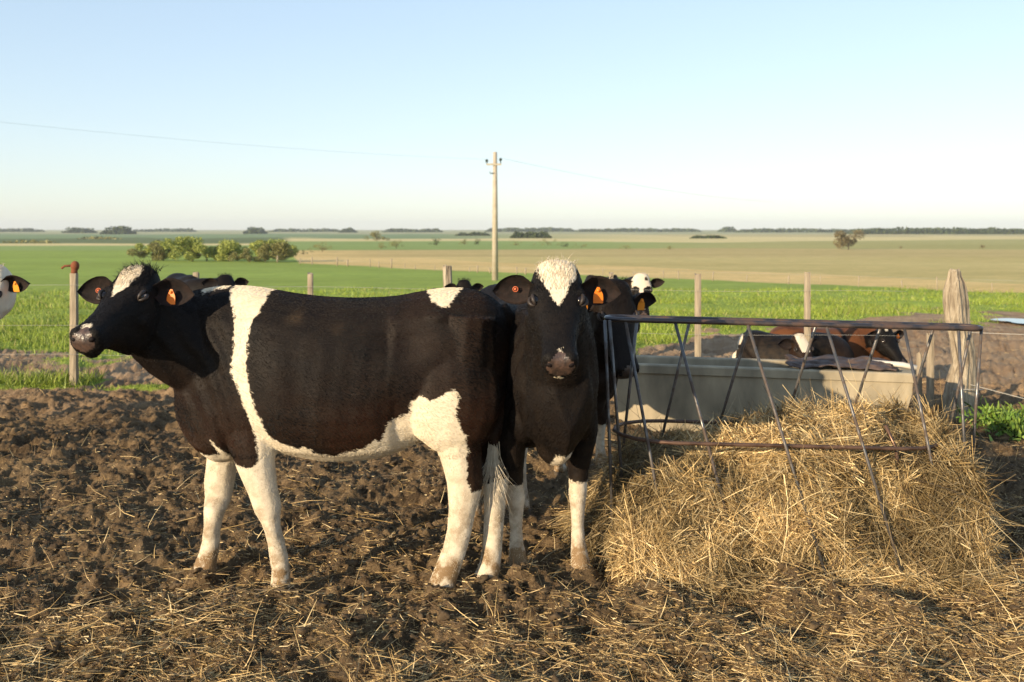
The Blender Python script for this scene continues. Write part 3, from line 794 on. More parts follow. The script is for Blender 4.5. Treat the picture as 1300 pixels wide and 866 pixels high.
GREEN = (.115, .215, .018)
def field_color(X, Y):
    px, py = pxpy(X, np.maximum(Y, 1.5)); n = len(X)
    wob = (fbm(X * .02, np.log(np.maximum(Y, 1)) * 6, 3, 5) - .5)
    g1 = np.array([.36, .44, .075]); tan = np.array([.92, .62, .27]); tan2 = np.array([.88, .68, .34]); g2 = np.array([.36, .44, .12]); far = np.array([.26, .33, .15]); brownf = np.array([.20, .16, .08])
    col = np.tile(g1, (n, 1))
    def put(mask, c):
        nonlocal col
        col = col * (1 - mask[:, None]) + np.asarray(c) * mask[:, None]
    edge = np.interp(px, [-3000, 365, 380, 650, 850, 1100, 1300, 3000], [317, 318, 334, 347, 353, 364, 374, 410]) + wob * 3
    put(sstep(.6, -.6, py - edge), tan)
    put(sstep(.6, -.6, py - (edge - 13)) * sstep(420, 700, px) * .55, (.55, .47, .18))
    put(sstep(.8, -.8, py - (328 + wob * 6)) * sstep(380, 500, px) * .6, (.62, .44, .19))
    # green strip beyond the tan field
    e2 = np.interp(px, [-3000, 360, 640, 900, 1300, 3000], [318, 318, 317, 315, 317, 320])
    put(sstep(.5, -.5, py - e2) * (1 - .62 * sstep(680, 1000, px)), g2 * .95)
    e3 = np.interp(px, [-3000, 0, 360, 365, 650, 900, 1060, 1300, 3000], [312.5, 312.5, 311.5, 306.5, 306, 308, 306, 304, 304]) + wob
    put(sstep(.4, -.4, py - e3), tan2)
    put(sstep(.4, -.4, py - (309 + wob * 3)) * sstep(372, 355, px), (.17, .20, .07))
    put(sstep(.3, -.3, py - (302.5 + wob * 4)) * sstep(900, 500, px), far)
    put(sstep(.3, -.3, py - (300 + wob * 5)) * sstep(600, 1000, px), (.66, .52, .26))
    put(sstep(.2, -.2, py - (297.2 + wob * 3)), (.50, .46, .25))
    return col

tt = np.concatenate([np.linspace(-1.6, -.62, 25)[:-1], np.linspace(-.62, .62, 760), np.linspace(.62, 1.6, 25)[1:]])
ys = np.concatenate([np.linspace(-1.5, 2.9, 30)[:-1], np.exp(np.linspace(math.log(4.9), math.log(12.6), 520)) - 2.0, np.exp(np.linspace(math.log(10.62), math.log(7000), 520))[1:]])
GX = (ys[:, None] + 2.0) * tt[None, :]; GY = np.repeat(ys[:, None], len(tt), 1)
mk_ = mud_mask(GX, GY); near = sstep(26, 13, GY)
hm = mud_full(GX, GY)
GZ = zbase(GY) + hm * (.18 + .82 * mk_) * (near * .95 + .05) * sstep(2, 3.2, GY + 1.2) + (fbm(GX * .5, GY * .5, 3, 91) - .5) * .25 * sstep(9, 16, GY) * sstep(60, 30, GY)
for fx_, fy_ in FEET:
    if fy_ > 14: continue
    j0, j1 = np.searchsorted(ys, [fy_ - .4, fy_ + .4]); d2 = np.hypot(GX[j0:j1] - fx_, GY[j0:j1] - fy_)
    w_ = np.exp(-(d2 / .082) ** 4) * .9; GZ[j0:j1] = GZ[j0:j1] * (1 - w_) + (.022 + .012 * fbm(GX[j0:j1] * 22, GY[j0:j1] * 22, 2, 6)) * w_
nr_, nc_ = GX.shape
idx = np.arange(nr_ * nc_).reshape(nr_, nc_)
faces = np.stack([idx[:-1, :-1], idx[:-1, 1:], idx[1:, 1:], idx[1:, :-1]], -1).reshape(-1, 4)
fc = field_color(GX.ravel(), GY.ravel()); fc = np.concatenate([fc, np.ones((len(fc), 1))], 1)
def gz(X, Y):
    """ground height sampled from the mesh grid"""
    X = np.asarray(X, float); Y = np.asarray(Y, float)
    i = np.clip(np.interp(Y, ys, np.arange(nr_)), 0, nr_ - 1.001); j = np.clip(np.interp(X / (Y + 2.0), tt, np.arange(nc_)), 0, nc_ - 1.001)
    i0 = i.astype(int); j0 = j.astype(int); a = i - i0; b_ = j - j0
    return GZ[i0, j0] * (1 - a) * (1 - b_) + GZ[i0 + 1, j0] * a * (1 - b_) + GZ[i0, j0 + 1] * (1 - a) * b_ + GZ[i0 + 1, j0 + 1] * a * b_
m, nt, b = newmat('ground', .9, (.1, .07, .04), .2)
n1 = noise(nt, 9, 7); n2 = noise(nt, 1.3, 4); n3 = noise(nt, 55, 5)
mud = ramp(nt, n1, [(.30, (.033, .021, .012)), (.5, (.105, .068, .035)), (.72, (.25, .165, .085))])
mud = mixc(nt, ramp(nt, n3, [(.5, 0), (.72, .6)]), mud, (.28, .19, .10))
mud = mixc(nt, ramp(nt, n2, [(.45, 0), (.7, .45)]), mud, (.23, .16, .085))
ng = noise(nt, 2.2, 6); ng2 = noise(nt, .35, 6); ngf = noise(nt, .05, 8, stretch=(.22, 1, 1))
fcol = attr(nt, 'fcol', 'Color')
fcol = mixc(nt, ramp(nt, ng, [(.3, .55), (.7, 0)]), fcol, (.5, .6, .4), 'MULTIPLY')
fcol = mixc(nt, ramp(nt, ng2, [(.35, .5), (.65, 0)]), fcol, (.62, .68, .5), 'MULTIPLY')
fcol = mixc(nt, ramp(nt, ngf, [(.38, .4), (.6, 0)]), fcol, (.70, .66, .5), 'MULTIPLY')
mm = math_(nt, 'ADD', attr(nt, 'mud'), math_(nt, 'MULTIPLY', math_(nt, 'SUBTRACT', ng, .5), .9))
mud = mixc(nt, attr(nt, 'dry_sunlit'), mud, mixc(nt, ramp(nt, ng, [(.35, 0), (.65, 1)]), (.30, .185, .10), (.46, .32, .19)))  # farther mud painted paler: sun catching rough clods put into the colour
mmr = ramp(nt, mm, [(.42, 0), (.58, 1)])
nt.links.new(mixc(nt, mmr, fcol, mud), b.inputs['Base Color'])
nf_ = noise(nt, 190, 4, rough=.7)
bump(nt, b, math_(nt, 'ADD', math_(nt, 'ADD', n3, n1), math_(nt, 'MULTIPLY', nf_, .7)), .95, .014)
g = mk('ground', np.stack([GX, GY, GZ], -1).reshape(-1, 3), faces, m, None, True, {'fcol': ('FLOAT_COLOR', fc), 'mud': ('FLOAT', mk_.ravel()), 'dry_sunlit': ('FLOAT', sstep(8.2, 11.5, GY.ravel() + (fbm(GX.ravel(), GY.ravel(), 3, 44) - .5) * 2) * .85)})
tag(g, kind='structure')

# ------------------------------------------------------------------ strands (grass, straw, hay)
def ribbons(p, d, L, wd, bend, seg=3, seed=0, up=None):
    """curved flat strands: p,d,bend (n,3), L,wd (n,). returns verts, faces, strand id per vertex"""
    n = len(p); rg = np.random.default_rng(seed)
    d = d / np.linalg.norm(d, axis=1)[:, None]
    rv = rg.normal(0, 1, (n, 3)) if up is None else up
    s = np.cross(d, rv); s /= np.linalg.norm(s, axis=1)[:, None] + 1e-9
    V = []
    for k in range(seg + 1):
        t = k / seg; c = p + d * (L * t)[:, None] + bend * (L * t * t)[:, None]; ww = wd * (1 - .75 * t ** 2) * .5
        V += [c - s * ww[:, None], c + s * ww[:, None]]
    V = np.stack(V, 1); b0 = np.arange(n)[:, None] * (2 * (seg + 1)); f = []
    for k in range(seg): f.append(b0 + np.array([2 * k, 2 * k + 1, 2 * k + 3, 2 * k + 2]))
    return V.reshape(-1, 3), np.concatenate(f, 0), np.repeat(np.arange(n), 2 * (seg + 1))
def strand_mat(name, rough=.6, transl=0.0):
    m, nt, b = newmat(name, rough, (.5, .4, .2), .3)
    nt.links.new(attr(nt, 'scol', 'Color'), b.inputs['Base Color'])
    return m
M['straw'] = strand_mat('straw_strands', .55); M['blade'] = strand_mat('grass_blades', .5)
def strandcol(n, pal, wts, var, sid, seed):
    rg = np.random.default_rng(seed); c = np.array(pal)[rg.choice(len(pal), n, p=np.array(wts) / sum(wts))] * rg.uniform(1 - var, 1 + var, (n, 1))
    c = np.concatenate([np.clip(c, 0, 1), np.ones((n, 1))], 1); return c[sid]
STRAW = [(.57, .41, .19), (.40, .27, .11), (.72, .56, .30), (.20, .125, .055), (.10, .065, .035)]

# hay pile --------------------------------------------------------------
def hay_h(X, Y):
    H = np.interp(X, [.28, .38, .48, .54, .62, .80, .98, 1.18, 1.36, 1.60, 1.9, 2.08, 2.17, 2.21, 2.24], [0, .13, .18, .38, .49, .53, .55, .59, .65, .655, .65, .64, .62, .45, 0])
    n = (fbm(X * 3, Y * 3, 3, 81) - .5)
    yy = Y + n * .22 + (fbm(X * 9, Y * 4, 2, 87) - .5) * .10
    front = np.interp(X, [.3, .46, .54, .8, 1.1, 1.8, 2.4], [4.95, 4.82, 4.64, 4.60, 4.60, 4.61, 4.63])
    S_ = .22 * sstep(-.03, .04, yy - front) + .53 * sstep(.0, .14, yy - front) + .25 * sstep(.12, .42, yy - front)
    S_ = S_ * sstep(5.85, 5.15, yy)
    h = H * S_ * (1 + n * .35) + (fbm(X * 9, Y * 9, 3, 82) - .5) * .13 * sstep(0, .15, H * S_)
    skirt = .045 * sstep(-.35, .1, yy - front) * sstep(.5, 1.0, X) * sstep(2.7, 2.0, X + sstep(4.5, 4.7, Y) * .6) * sstep(6.2, 5.6, yy)
    return np.maximum(h, skirt)
hx = np.arange(.2, 3.3, .022); hy = np.arange(3.95, 6.25, .022); HXX, HYY = np.meshgrid(hx, hy)
HZZ = hay_h(HXX, HYY) - .045 + zbase(HYY)
ii = np.arange(HXX.size).reshape(HXX.shape)
hf = np.stack([ii[:-1, :-1], ii[:-1, 1:], ii[1:, 1:], ii[1:, :-1]], -1).reshape(-1, 4)
keep = (hay_h(HXX, HYY)[:-1, :-1].ravel() > .02); hf = hf[keep]
hv = np.stack([HXX, HYY, HZZ], -1).reshape(-1, 3)
N1 = 105000; rg = np.random.default_rng(12)
def sample_hay(N, rg):
    """even over the surface: steep faces get their share"""
    X = rg.uniform(.28, 2.7, N * 5); Y = rg.uniform(4.1, 6.1, N * 5); e = .02
    h = hay_h(X, Y); gx = (hay_h(X + e, Y) - h) / e; gy = (hay_h(X, Y + e) - h) / e
    area = np.sqrt(1 + gx * gx + gy * gy); wgt = area * (h > .015) * np.where(Y > 5.5, .35, 1) * np.where(h < .08, .5, 1)
    k = rg.choice(len(X), N, p=wgt / wgt.sum()); return X[k], Y[k], h[k], gx[k], gy[k]
X, Y, h, gx, gy = sample_hay(N1, rg)
nrm = np.stack([-gx, -gy, np.ones_like(gx)], 1); nrm /= np.linalg.norm(nrm, axis=1)[:, None]
lock = fbm(X * 4 + h * 3, Y * 4 + h * 5, 2, 83) * 2 * PI * 2.2
ang = lock + rg.normal(0, .8, N1)
t1 = np.cross(nrm, np.array([0, 1., .3])); t1 /= np.linalg.norm(t1, axis=1)[:, None]; t2 = np.cross(nrm, t1)
d = t1 * np.cos(ang)[:, None] + t2 * np.sin(ang)[:, None] + nrm * rg.normal(.06, .16, (N1, 1)); steep = np.clip(1 - nrm[:, 2], 0, 1)
d[:, 2] -= steep * .45
L = rg.gamma(3.2, .034, N1) + .035; wd = rg.uniform(.0018, .0050, N1)
p = np.stack([X, Y, h + zbase(Y) - .02], 1) + nrm * rg.uniform(-.02, .028, (N1, 1)) - (d / np.linalg.norm(d, axis=1)[:, None]) * (L * .5)[:, None]
bend = rg.normal(0, .28, (N1, 3)); bend[:, 2] -= .12
v1, f1, sid = ribbons(p, d, L, wd, bend, 3, 1)
pal = STRAW; clump = fbm(X * 5, Y * 5 + h * 4, 3, 84)
rgc = np.random.default_rng(2)
base = np.array(pal)[rgc.choice(5, N1, p=[.36, .30, .18, .11, .05])] * rgc.uniform(.75, 1.2, (N1, 1)) * (.36 + .92 * sstep(.28, .75, clump)[:, None])
sc1 = np.concatenate([np.clip(base, 0, 1), np.ones((N1, 1))], 1)[sid]
mh, nt, b = newmat('hay_mass', .95, (.2, .13, .05), .1)
fh = noise(nt, 35, 6, stretch=(1, .4, 2)); nt.links.new(ramp(nt, fh, [(.35, (.07, .045, .018)), (.65, (.26, .18, .075))]), b.inputs['Base Color']); bump(nt, b, fh, 1, .03)
allv = np.concatenate([hv, v1]); allf = np.concatenate([hf, f1 + len(hv)])
sc = np.concatenate([np.ones((len(hv), 4)), sc1])
hay = mk('hay_pile', allv, allf, [mh, M['straw']], None, False, {'scol': ('FLOAT_COLOR', sc)}, np.concatenate([np.zeros(len(hf)), np.ones(len(f1))]))
tag(hay, 'big heap of golden hay under and around the metal feeder', 'hay')

# straw litter over the yard -------------------------------------------
NL = 240000; rg = np.random.default_rng(21)
Yp = 1 / rg.uniform(1 / 16, 1 / 3.3, NL * 3); tx = rg.uniform(-.62, .62, NL * 3); Xp = tx * Yp * 1.0
dens_ = sstep(.45, .70, fbm(Xp * .9, Yp * .9, 4, 95)) * .60 + .22 + sstep(.5, .7, fbm(Xp * 3.5, Yp * 3.5, 3, 97)) * .2
dens_ += 1.1 * sstep(4.5, 3.7, Yp) * sstep(.35, .6, fbm(Xp * 1.5, Yp * 1.5, 3, 96)) + 1.0 * sstep(.2, 1.2, Xp) * sstep(5.0, 4.0, Yp)
dens_ *= mud_mask(Xp, Yp) * np.where(Yp > 7, .5, 1)
k = rg.choice(len(Xp), NL, p=dens_ / dens_.sum(), replace=False); Xp, Yp = Xp[k], Yp[k]
a = rg.uniform(0, 2 * PI, NL); L = np.where(rg.random(NL) < .72, rg.uniform(.008, .030, NL), rg.gamma(2.0, .030, NL) + .02); dl = np.stack([np.cos(a), np.sin(a), rg.normal(.02, .15, NL)], 1)
pp = np.stack([Xp, Yp, gz(Xp, Yp) + rg.uniform(-.004, .008, NL)], 1); pp[:, :2] -= dl[:, :2] * (L * .5)[:, None]
bend = rg.normal(0, .25, (NL, 3)); bend[:, 2] = rg.normal(-.05, .15, NL)
v2, f2, sid = ribbons(pp, dl, L, rg.uniform(.0016, .0044, NL), bend, 2, 3)
o = mk('straw_litter', v2, f2, M['straw'], None, False, {'scol': ('FLOAT_COLOR', strandcol(NL, STRAW, [.22, .30, .08, .26, .14], .3, sid, 4))})
tag(o, 'loose straw trodden over the muddy yard', 'straw', kind='stuff')
# standing stubble stalks
NS = 1500; Yp = 1 / rg.uniform(1 / 7.5, 1 / 3.4, NS); Xp = rg.uniform(-.56, .56, NS) * Yp
pp = np.stack([Xp, Yp, gz(Xp, Yp) - .01], 1); dl = np.stack([rg.normal(0, .5, NS), rg.normal(0, .4, NS), np.ones(NS)], 1)
v3, f3, sid = ribbons(pp, dl, rg.uniform(.03, .12, NS), rg.uniform(.002, .004, NS), rg.normal(0, .35, (NS, 3)), 3, 5)
o = mk('straw_stubble', v3, f3, M['straw'], None, False, {'scol': ('FLOAT_COLOR', strandcol(NS, STRAW, [.3, .3, .2, .15, .05], .2, sid, 6))})
tag(o, 'short straw stalks sticking up out of the mud', 'straw', kind='stuff')
# clods: loose lumps of dried dung and mud
NCL = 3200; Yp = 1 / rg.uniform(1 / 9.5, 1 / 3.35, NCL); Xp = rg.uniform(-.6, .6, NCL) * Yp; zc = gz(Xp, Yp)
ico = bmesh.new(); bmesh.ops.create_icosphere(ico, subdivisions=2, radius=1); iv = np.array([v.co[:] for v in ico.verts]); ifc = np.array([[q.index for q in f.verts] for f in ico.faces]); ico.free()
sz = np.minimum(rg.gamma(1.8, .0045, NCL) + .004, .018)
V = iv[None] * (1 + 1.7 * (vnoise(iv[None, :, 0] * 1.7 + 7 * np.arange(NCL)[:, None], iv[None, :, 1] * 1.7 + iv[None, :, 2] * 2.3, 7) - .5))[..., None]
V = V * sz[:, None, None] * rg.uniform([.8, .8, .5], [1.7, 1.7, .95], (NCL, 3))[:, None, :] + np.stack([Xp, Yp, zc + sz * .15], 1)[:, None, :]
FF = (ifc[None] + (np.arange(NCL) * len(iv))[:, None, None]).reshape(-1, 3)
o = mk('mud_clods', V.reshape(-1, 3), FF, noisy_mat('clod', (.035, .022, .012), (.14, .095, .05), 30, .95, .7, .01), None, True)
tag(o, 'dried crumbs and clods of mud over the yard', 'mud', kind='stuff')

# grass -----------------------------------------------------------------
NG = 150000; rg = np.random.default_rng(31)
Yp = 1 / rg.uniform(1 / 42, 1 / 8.8, NG * 2); Xp = rg.uniform(-.6, .6, NG * 2) * Yp
px, py = pxpy(Xp, Yp); mkk = mud_mask(Xp, Yp); edge = np.interp(px, [-3000, 365, 380, 650, 850, 1100, 1300, 3000], [317, 318, 334, 347, 353, 364, 374, 410])
ok = (mkk + rg.normal(0, .12, len(Xp)) < .45) & (py > edge + 1); Xp, Yp = Xp[ok][:NG], Yp[ok][:NG]; NG = len(Xp)
tall = fbm(Xp * .8, Yp * .8, 3, 33)
Lg = (.025 + .075 * sstep(.35, .7, tall)) * rg.uniform(.5, 1.3, NG) * (1 + Yp * .012)
wg = .0035 * (1 + Yp * .12) * rg.uniform(.7, 1.3, NG)
dl = np.stack([rg.normal(0, .35, NG), rg.normal(0, .35, NG), np.ones(NG)], 1)
v4, f4, sid = ribbons(np.stack([Xp, Yp, gz(Xp, Yp) - .01], 1), dl, Lg, wg, rg.normal(0, .3, (NG, 3)), 2, 8)
tone = fbm(Xp * .45, Yp * .45, 4, 34)
cg = np.array([.215, .275, .035]) * rg.uniform(.6, 1.3, (NG, 1)) * (.6 + .8 * tone[:, None]); dry_sunlit = rg.random(NG) < .07; cg[dry_sunlit] = (.34, .30, .11)
o = mk('grass', v4, f4, M['blade'], None, False, {'scol': ('FLOAT_COLOR', np.concatenate([cg, np.ones((NG, 1))], 1)[sid])})
tag(o, 'bright green pasture grass beyond the yard', 'grass', kind='stuff')
# weeds at the right
rg = np.random.default_rng(77); NW = 2600
c = ground_at(1306, 546); wx = c.x + rg.normal(0, .15, NW); wy = c.y + .1 + rg.normal(0, .16, NW)
dl = np.stack([rg.normal(0, .9, NW), rg.normal(0, .7, NW), np.ones(NW)], 1)
v5, f5, sid = ribbons(np.stack([wx, wy, gz(wx, wy) + rg.uniform(0, .12, NW)], 1), dl, rg.uniform(.03, .075, NW), rg.uniform(.012, .026, NW), rg.normal(0, .4, (NW, 3)), 3, 9)
o = mk('weeds', v5, f5, M['blade'], None, False, {'scol': ('FLOAT_COLOR', strandcol(NW, [(.13, .22, .03), (.2, .28, .05), (.07, .13, .02)], [1, 1, 1], .2, sid, 5))})
tag(o, 'low leafy green weeds at the right edge of the yard', 'weeds', kind='stuff')

# puddle
c = ground_at(1303, 411); mb = MB(); n_ = 30; ring = []
for k in range(n_):
    a = 2 * PI * k / n_; rr = 1 + .18 * math.sin(3 * a + 1) + .1 * math.sin(5 * a)
    ring.append((c.x + .55 * rr * math.cos(a), c.y + .55 * rr * math.sin(a), c.z + .055))
mb.add(ring, [tuple(range(n_))])
tag(mb.build('puddle', newmat('water', .04, (.10, .13, .15), .8)[0], smooth=False), kind='structure')

# ------------------------------------------------------------------ metals, wood, concrete
def metal(name, c1, c2, scale=14):
    m, nt, b = newmat(name, .42, c1, .5); f = noise(nt, scale, 6)
    nt.links.new(ramp(nt, f, [(.42, c1), (.6, c2)]), b.inputs['Base Color'])
    nt.links.new(ramp(nt, f, [(.42, .35), (.6, .8)]), b.inputs['Roughness'])
    nt.links.new(ramp(nt, f, [(.42, .75), (.6, .1)]), b.inputs['Metallic'])
    bump(nt, b, noise(nt, 90, 4), .3, .002); return m
M['steel'] = metal('worn_dark_steel', (.15, .145, .14), (.085, .06, .045))
M['rail'] = metal('rusty_rail_steel', (.075, .068, .07), (.085, .05, .038), 9)
M['rust'] = metal('rusted_pipe', (.13, .075, .05), (.10, .055, .035), 11)
M['wood'] = noisy_mat('weathered_wood', (.24, .19, .13), (.40, .33, .23), 16, .9, .8, .01, stretch=(3, 3, .35))
M['old_wood'] = noisy_mat('old_split_wood', (.15, .11, .07), (.50, .42, .30), 11, .9, 1.0, .05, stretch=(2.6, 2.6, .45), detail=8)
M['concrete'] = noisy_mat('trough_concrete', (.17, .145, .10), (.44, .365, .245), 3.0, .9, .5, .012, stretch=(1.4, 1.4, .6), detail=10)
M['wire'] = newmat('galvanised_wire', .5, (.33, .31, .27), .4)[0]
M['dark_sheet'] = noisy_mat('torn_dark_sheeting', (.05, .034, .028), (.11, .075, .06), 6, .7, .5, .02)

# feeder: two narrow rails joined into loops, bars splaying out to the ground
fd = empty('hay_feeder', (1.45, 4.95, 0)); tag(fd, 'long narrow metal feeder of slanting bars with a dark top rail over the hay', 'feeder')
fo = Vector((1.45, 4.95, 0))
def Lf(p): return Vector(p) - fo
TOPZ = 1.145
def on_top(px, front=True):
    Y = 4.84 if front else 4.99
    return Lf(((px - 650) * Y / F, Y, TOPZ))
# top rail loop
xl, xr = (770 - 650) * 4.9 / F, (1245 - 650) * 4.9 / F
def stadium(x0, x1, y0, y1, z0, z1, n=8):
    pts = []; yc = (y0 + y1) / 2; r = (y1 - y0) / 2
    for k in range(21): pts.append((x0 + r + (x1 - x0 - 2 * r) * k / 20, y0))
    for k in range(1, n): a = -PI / 2 + PI * k / n; pts.append((x1 - r + r * math.cos(a), yc + r * math.sin(a)))
    for k in range(21): pts.append((x1 - r - (x1 - x0 - 2 * r) * k / 20, y1))
    for k in range(1, n): a = PI / 2 + PI * k / n; pts.append((x0 + r + r * math.cos(a), yc + r * math.sin(a)))
    return [Lf((x, y, z0 + (z1 - z0) * (x - x0) / (x1 - x0))) for x, y in pts]
MB().tube(stadium(xl, xr, 4.84, 4.99, 1.165, 1.118), .0125, 10, closed=True).build('top_rail', M['rail'], fd)
MB().tube(stadium((779 - 650) * 5.0 / F, (1195 - 650) * 4.9 / F, 4.70, 5.25, 0.60, .56), .0095, 8, closed=True).build('middle_rail', M['rust'], fd)
front = [(768, 407, 4.84, 775, 597, 4.82), (774, 410, 4.84, 788, 589, 4.95), (794, 405, 4.84, 833, 618, 4.66), (857, 408, 4.84, 936, 704, 4.60), (949, 411, 4.84, 1051, 738, 4.50),
         (1049, 413, 4.84, 1138, 704, 4.58), (1148, 416, 4.84, 1200, 672, 4.66), (1217, 418, 4.84, 1224, 560, 4.86), (1246, 418, 4.9, 1236, 560, 4.95)]
back = [(809, 407, 4.99, 788, 596, 5.25), (876, 410, 4.99, 832, 590, 5.35), (953, 412, 4.99, 902, 575, 5.40), (1037, 414, 4.99, 1002, 520, 5.40), (1119, 416, 4.99, 1084, 520, 5.40), (1186, 418, 4.99, 1154, 520, 5.35), (1233, 418, 4.99, 1206, 545, 5.2)]
for (x0, y0, Y0, x1, y1, Y1) in front + back:
    a = P(x0, y0, Y0); b_ = P(x1, y1, Y1); a.z = 1.165 + (1.118 - 1.165) * (x0 - 770) / 475 - .004
    d_ = (b_ - a); k = (a.z - (.02)) / (-d_.z); b_ = a + d_ * max(1.0, k)      # down to the ground
    MB().tube([Lf(a), Lf(a * .5 + b_ * .5), Lf(b_)], .0078, 8).build('bar', M['steel'], fd)
# upright of rusty scrap inside the hay
MB().tube([Lf(P(1124, 540, 4.78)), Lf(P(1138, 570, 4.76)), Lf(P(1143, 640, 4.74))], .009, 6).build('brace', M['rust'], fd)

# trough
tr = empty('water_trough', (2.03, 8.17, 0)); tag(tr, 'long low concrete water trough behind the hay feeder, sunlit and partly in cow shadow', 'trough')
tr.rotation_euler.z = -math.atan2(.60, 2.3)
L2, Wd, Ht, th = 1.14, .29, .505, .07
def trough_mb():
    bm = bmesh.new(); seg = 24
    m_ = MB()
    outer = lambda z, s_: [(-L2 - s_, -Wd - s_, z), (L2 + s_, -Wd - s_, z), (L2 + s_, Wd + s_, z), (-L2 - s_, Wd + s_, z)]
    inner = lambda z, s_: [(-L2 + s_, -Wd + s_, z), (L2 - s_, -Wd + s_, z), (L2 - s_, Wd - s_, z), (-L2 + s_, Wd - s_, z)]
    rings = [outer(-.05, -.03), outer(0, -.02), outer(Ht - .075, .0), outer(Ht - .07, .018), outer(Ht - .01, .02), outer(Ht, .01), inner(Ht, th - .01), inner(Ht - .01, th), inner(.12, th + .03)]
    m_.rings(rings, cap=True); return m_
to = trough_mb().build('basin', M['concrete'], tr, smooth=False)
mb = MB(); mb.add([(-L2 + th, -Wd + th, Ht - .10), (L2 - th, -Wd + th, Ht - .10), (L2 - th, Wd - th, Ht - .10), (-L2 + th, Wd - th, Ht - .10)], [(0, 1, 2, 3)])
mb.build('water', newmat('trough_water', .05, (.03, .04, .04), .7)[0], tr, smooth=False)
# sheet lying over the right end
nx, ny = 40, 14; v_ = []; f_ = []
for j in range(ny):
    for i in range(nx):
        x = .22 + .80 * i / (nx - 1); y = -.27 + .54 * j / (ny - 1)
        z = Ht + .010 + .024 * abs(math.sin(x * 9)) * (.4 + j / ny) + .02 * math.sin(y * 17 + x * 5) ** 2
        v_.append((x + .02 * math.sin(j * 2.1), y + .03 * math.sin(i * .9), z))
for j in range(ny - 1):
    for i in range(nx - 1): a = j * nx + i; f_.append((a, a + 1, a + nx + 1, a + nx))
o = mk('sheeting', v_, f_, M['dark_sheet'], None); so_ = o.modifiers.new('s', 'SOLIDIFY'); so_.thickness = .006
o.location = tr.location; o.rotation_euler = tr.rotation_euler; tag(o, 'crumpled dark maroon sheeting lying across the right end of the trough', 'sheet')
mb = MB(); mb.tube([(.88, .05, Ht + .03), (1.02, .0, Ht + .03), (1.10, -.04, Ht + .03), (1.20, -.05, Ht + .01)], .022, 8)
o = mb.build('water_pipe', newmat('pale_pipe', .5, (.55, .5, .42))[0], tr)

# ------------------------------------------------------------------ near fence
fn = empty('post_and_wire_fence', (0, 10.3, 0)); tag(fn, 'weathered post and wire fence between the muddy yard and the green pasture', 'fence')
FY = lambda x: 9.84 - .122 * x
def post(px, ytop, Y, wpx, name='post', mat='wood', taper=.92, lean=0, zg=None, root_=None, label=None, sq=True):
    if Y is None:
        Y = 9.84 / (1 + .122 * (px - 650) / F)
    X = (px - 650) * Y / F; zt = CAM_H - (ytop - 292) * Y / F; hw = wpx * Y / F / 2; rings = []; r = random.Random(int(px))
    z0 = -.15 if zg is None else zg
    n = 12; m_ = 9
    for i in range(m_):
        t = i / (m_ - 1); z = z0 + (zt - z0) * t; ww = hw * (1 + (taper - 1) * t); ring = []
        for k in range(n):
            a = 2 * PI * (k + .5) / n; ca, sa = math.cos(a), math.sin(a)
            q = (abs(ca) ** 5 + abs(sa) ** 5) ** (-1 / 5) if sq else 1
            q *= 1 + r.uniform(-.035, .035)
            zz = z + (r.uniform(-.012, .012) if i == m_ - 1 else 0)
            ring.append((X + lean * t + ww * q * ca, Y - (root_ or fn).location.y + ww * q * sa, zz))
        rings.append(ring)
    o = MB().rings(rings).build(name, M[mat], fn, smooth=False)
    if label: o['label'] = label
    return o, Vector((X, Y, zt))
lp_, top = post(94, 347, None, 9.5, label='post with a rusty knob on its top')
fy = top.y - 10.3; mb = MB()
mb.tube([(top.x, fy, top.z - .02), (top.x + .005, fy, top.z + .05)], .035, 8); mb.ball((top.x + .01, fy, top.z + .075), (.045, .04, .055), 7)
mb.tube([(top.x - .02, fy, top.z + .08), (top.x - .10, fy, top.z + .075), (top.x - .13, fy, top.z + .05)], .012, 6)
mb.build('rusty_fitting', newmat('rust_knob', .85, (.19, .06, .025))[0], lp_)
for px_, yt, Y_, w_ in [(249, 346, None, 8), (394, 347, None, 7.5), (886, 348, None, 8.5), (1025, 346, None, 8), (776, 347, None, 6), (-60, 346, None, 8)]:
    post(px_, yt, Y_, w_)
post(574, 337, 9.8, 13, lean=-.05, mat='old_wood', sq=False, label='thick leaning post stump behind the rump of the big cow')
post(1181, 424, 8.75, 8.5, label='short pale post beside the end of the trough'); post(1167, 449, 8.9, 6.5)
# big split trunk post
Yb = 8.6; bx = lambda p: (p - 650) * Yb / F
prof = [(530, 1200, 1236), (505, 1200, 1236), (480, 1205, 1236), (462, 1211, 1237), (445, 1209, 1236), (425, 1206, 1232), (405, 1201, 1229), (385, 1199, 1228), (370, 1199, 1226), (358, 1202, 1223), (350, 1204, 1220), (345, 1205, 1219), (342, 1207, 1217)]
rings = []; r = random.Random(5); gr_ = [r.uniform(.80, 1.12) for _ in range(20)]
for i, (py, a, b_) in enumerate(prof):
    cx = (bx(a) + bx(b_)) / 2; hw = (bx(b_) - bx(a)) / 2; z = CAM_H - (py - 292) * Yb / F
    if i == 0: z = -.15
    rings.append([(cx + hw * math.cos(2 * PI * k / 20) * gr_[k] * r.uniform(.97, 1.03), Yb - 10.3 + min(.13, hw * 1.0) * math.sin(2 * PI * k / 20) * gr_[k], z + r.uniform(-.01, .01)) for k in range(20)])
o = MB().rings(rings).build('strainer_post', M['old_wood'], fn, smooth=False); o['label'] = 'thick twisted split trunk used as the corner post'
def wire(pts, rad=.0022, name='wire', par=None, mat='wire'):
    p_ = par or fn; return MB().tube([Vector(q) - p_.location for q in pts], rad, 5).build(name, M[mat], p_)
for z in (1.02, .60, .30):
    pts = []
    for k in range(60):
        x = -8 + 11.7 * k / 59; pts.append((x, FY(x) - .055, z + .008 * math.sin(x * 2.4)))
    wire(pts, .0014)
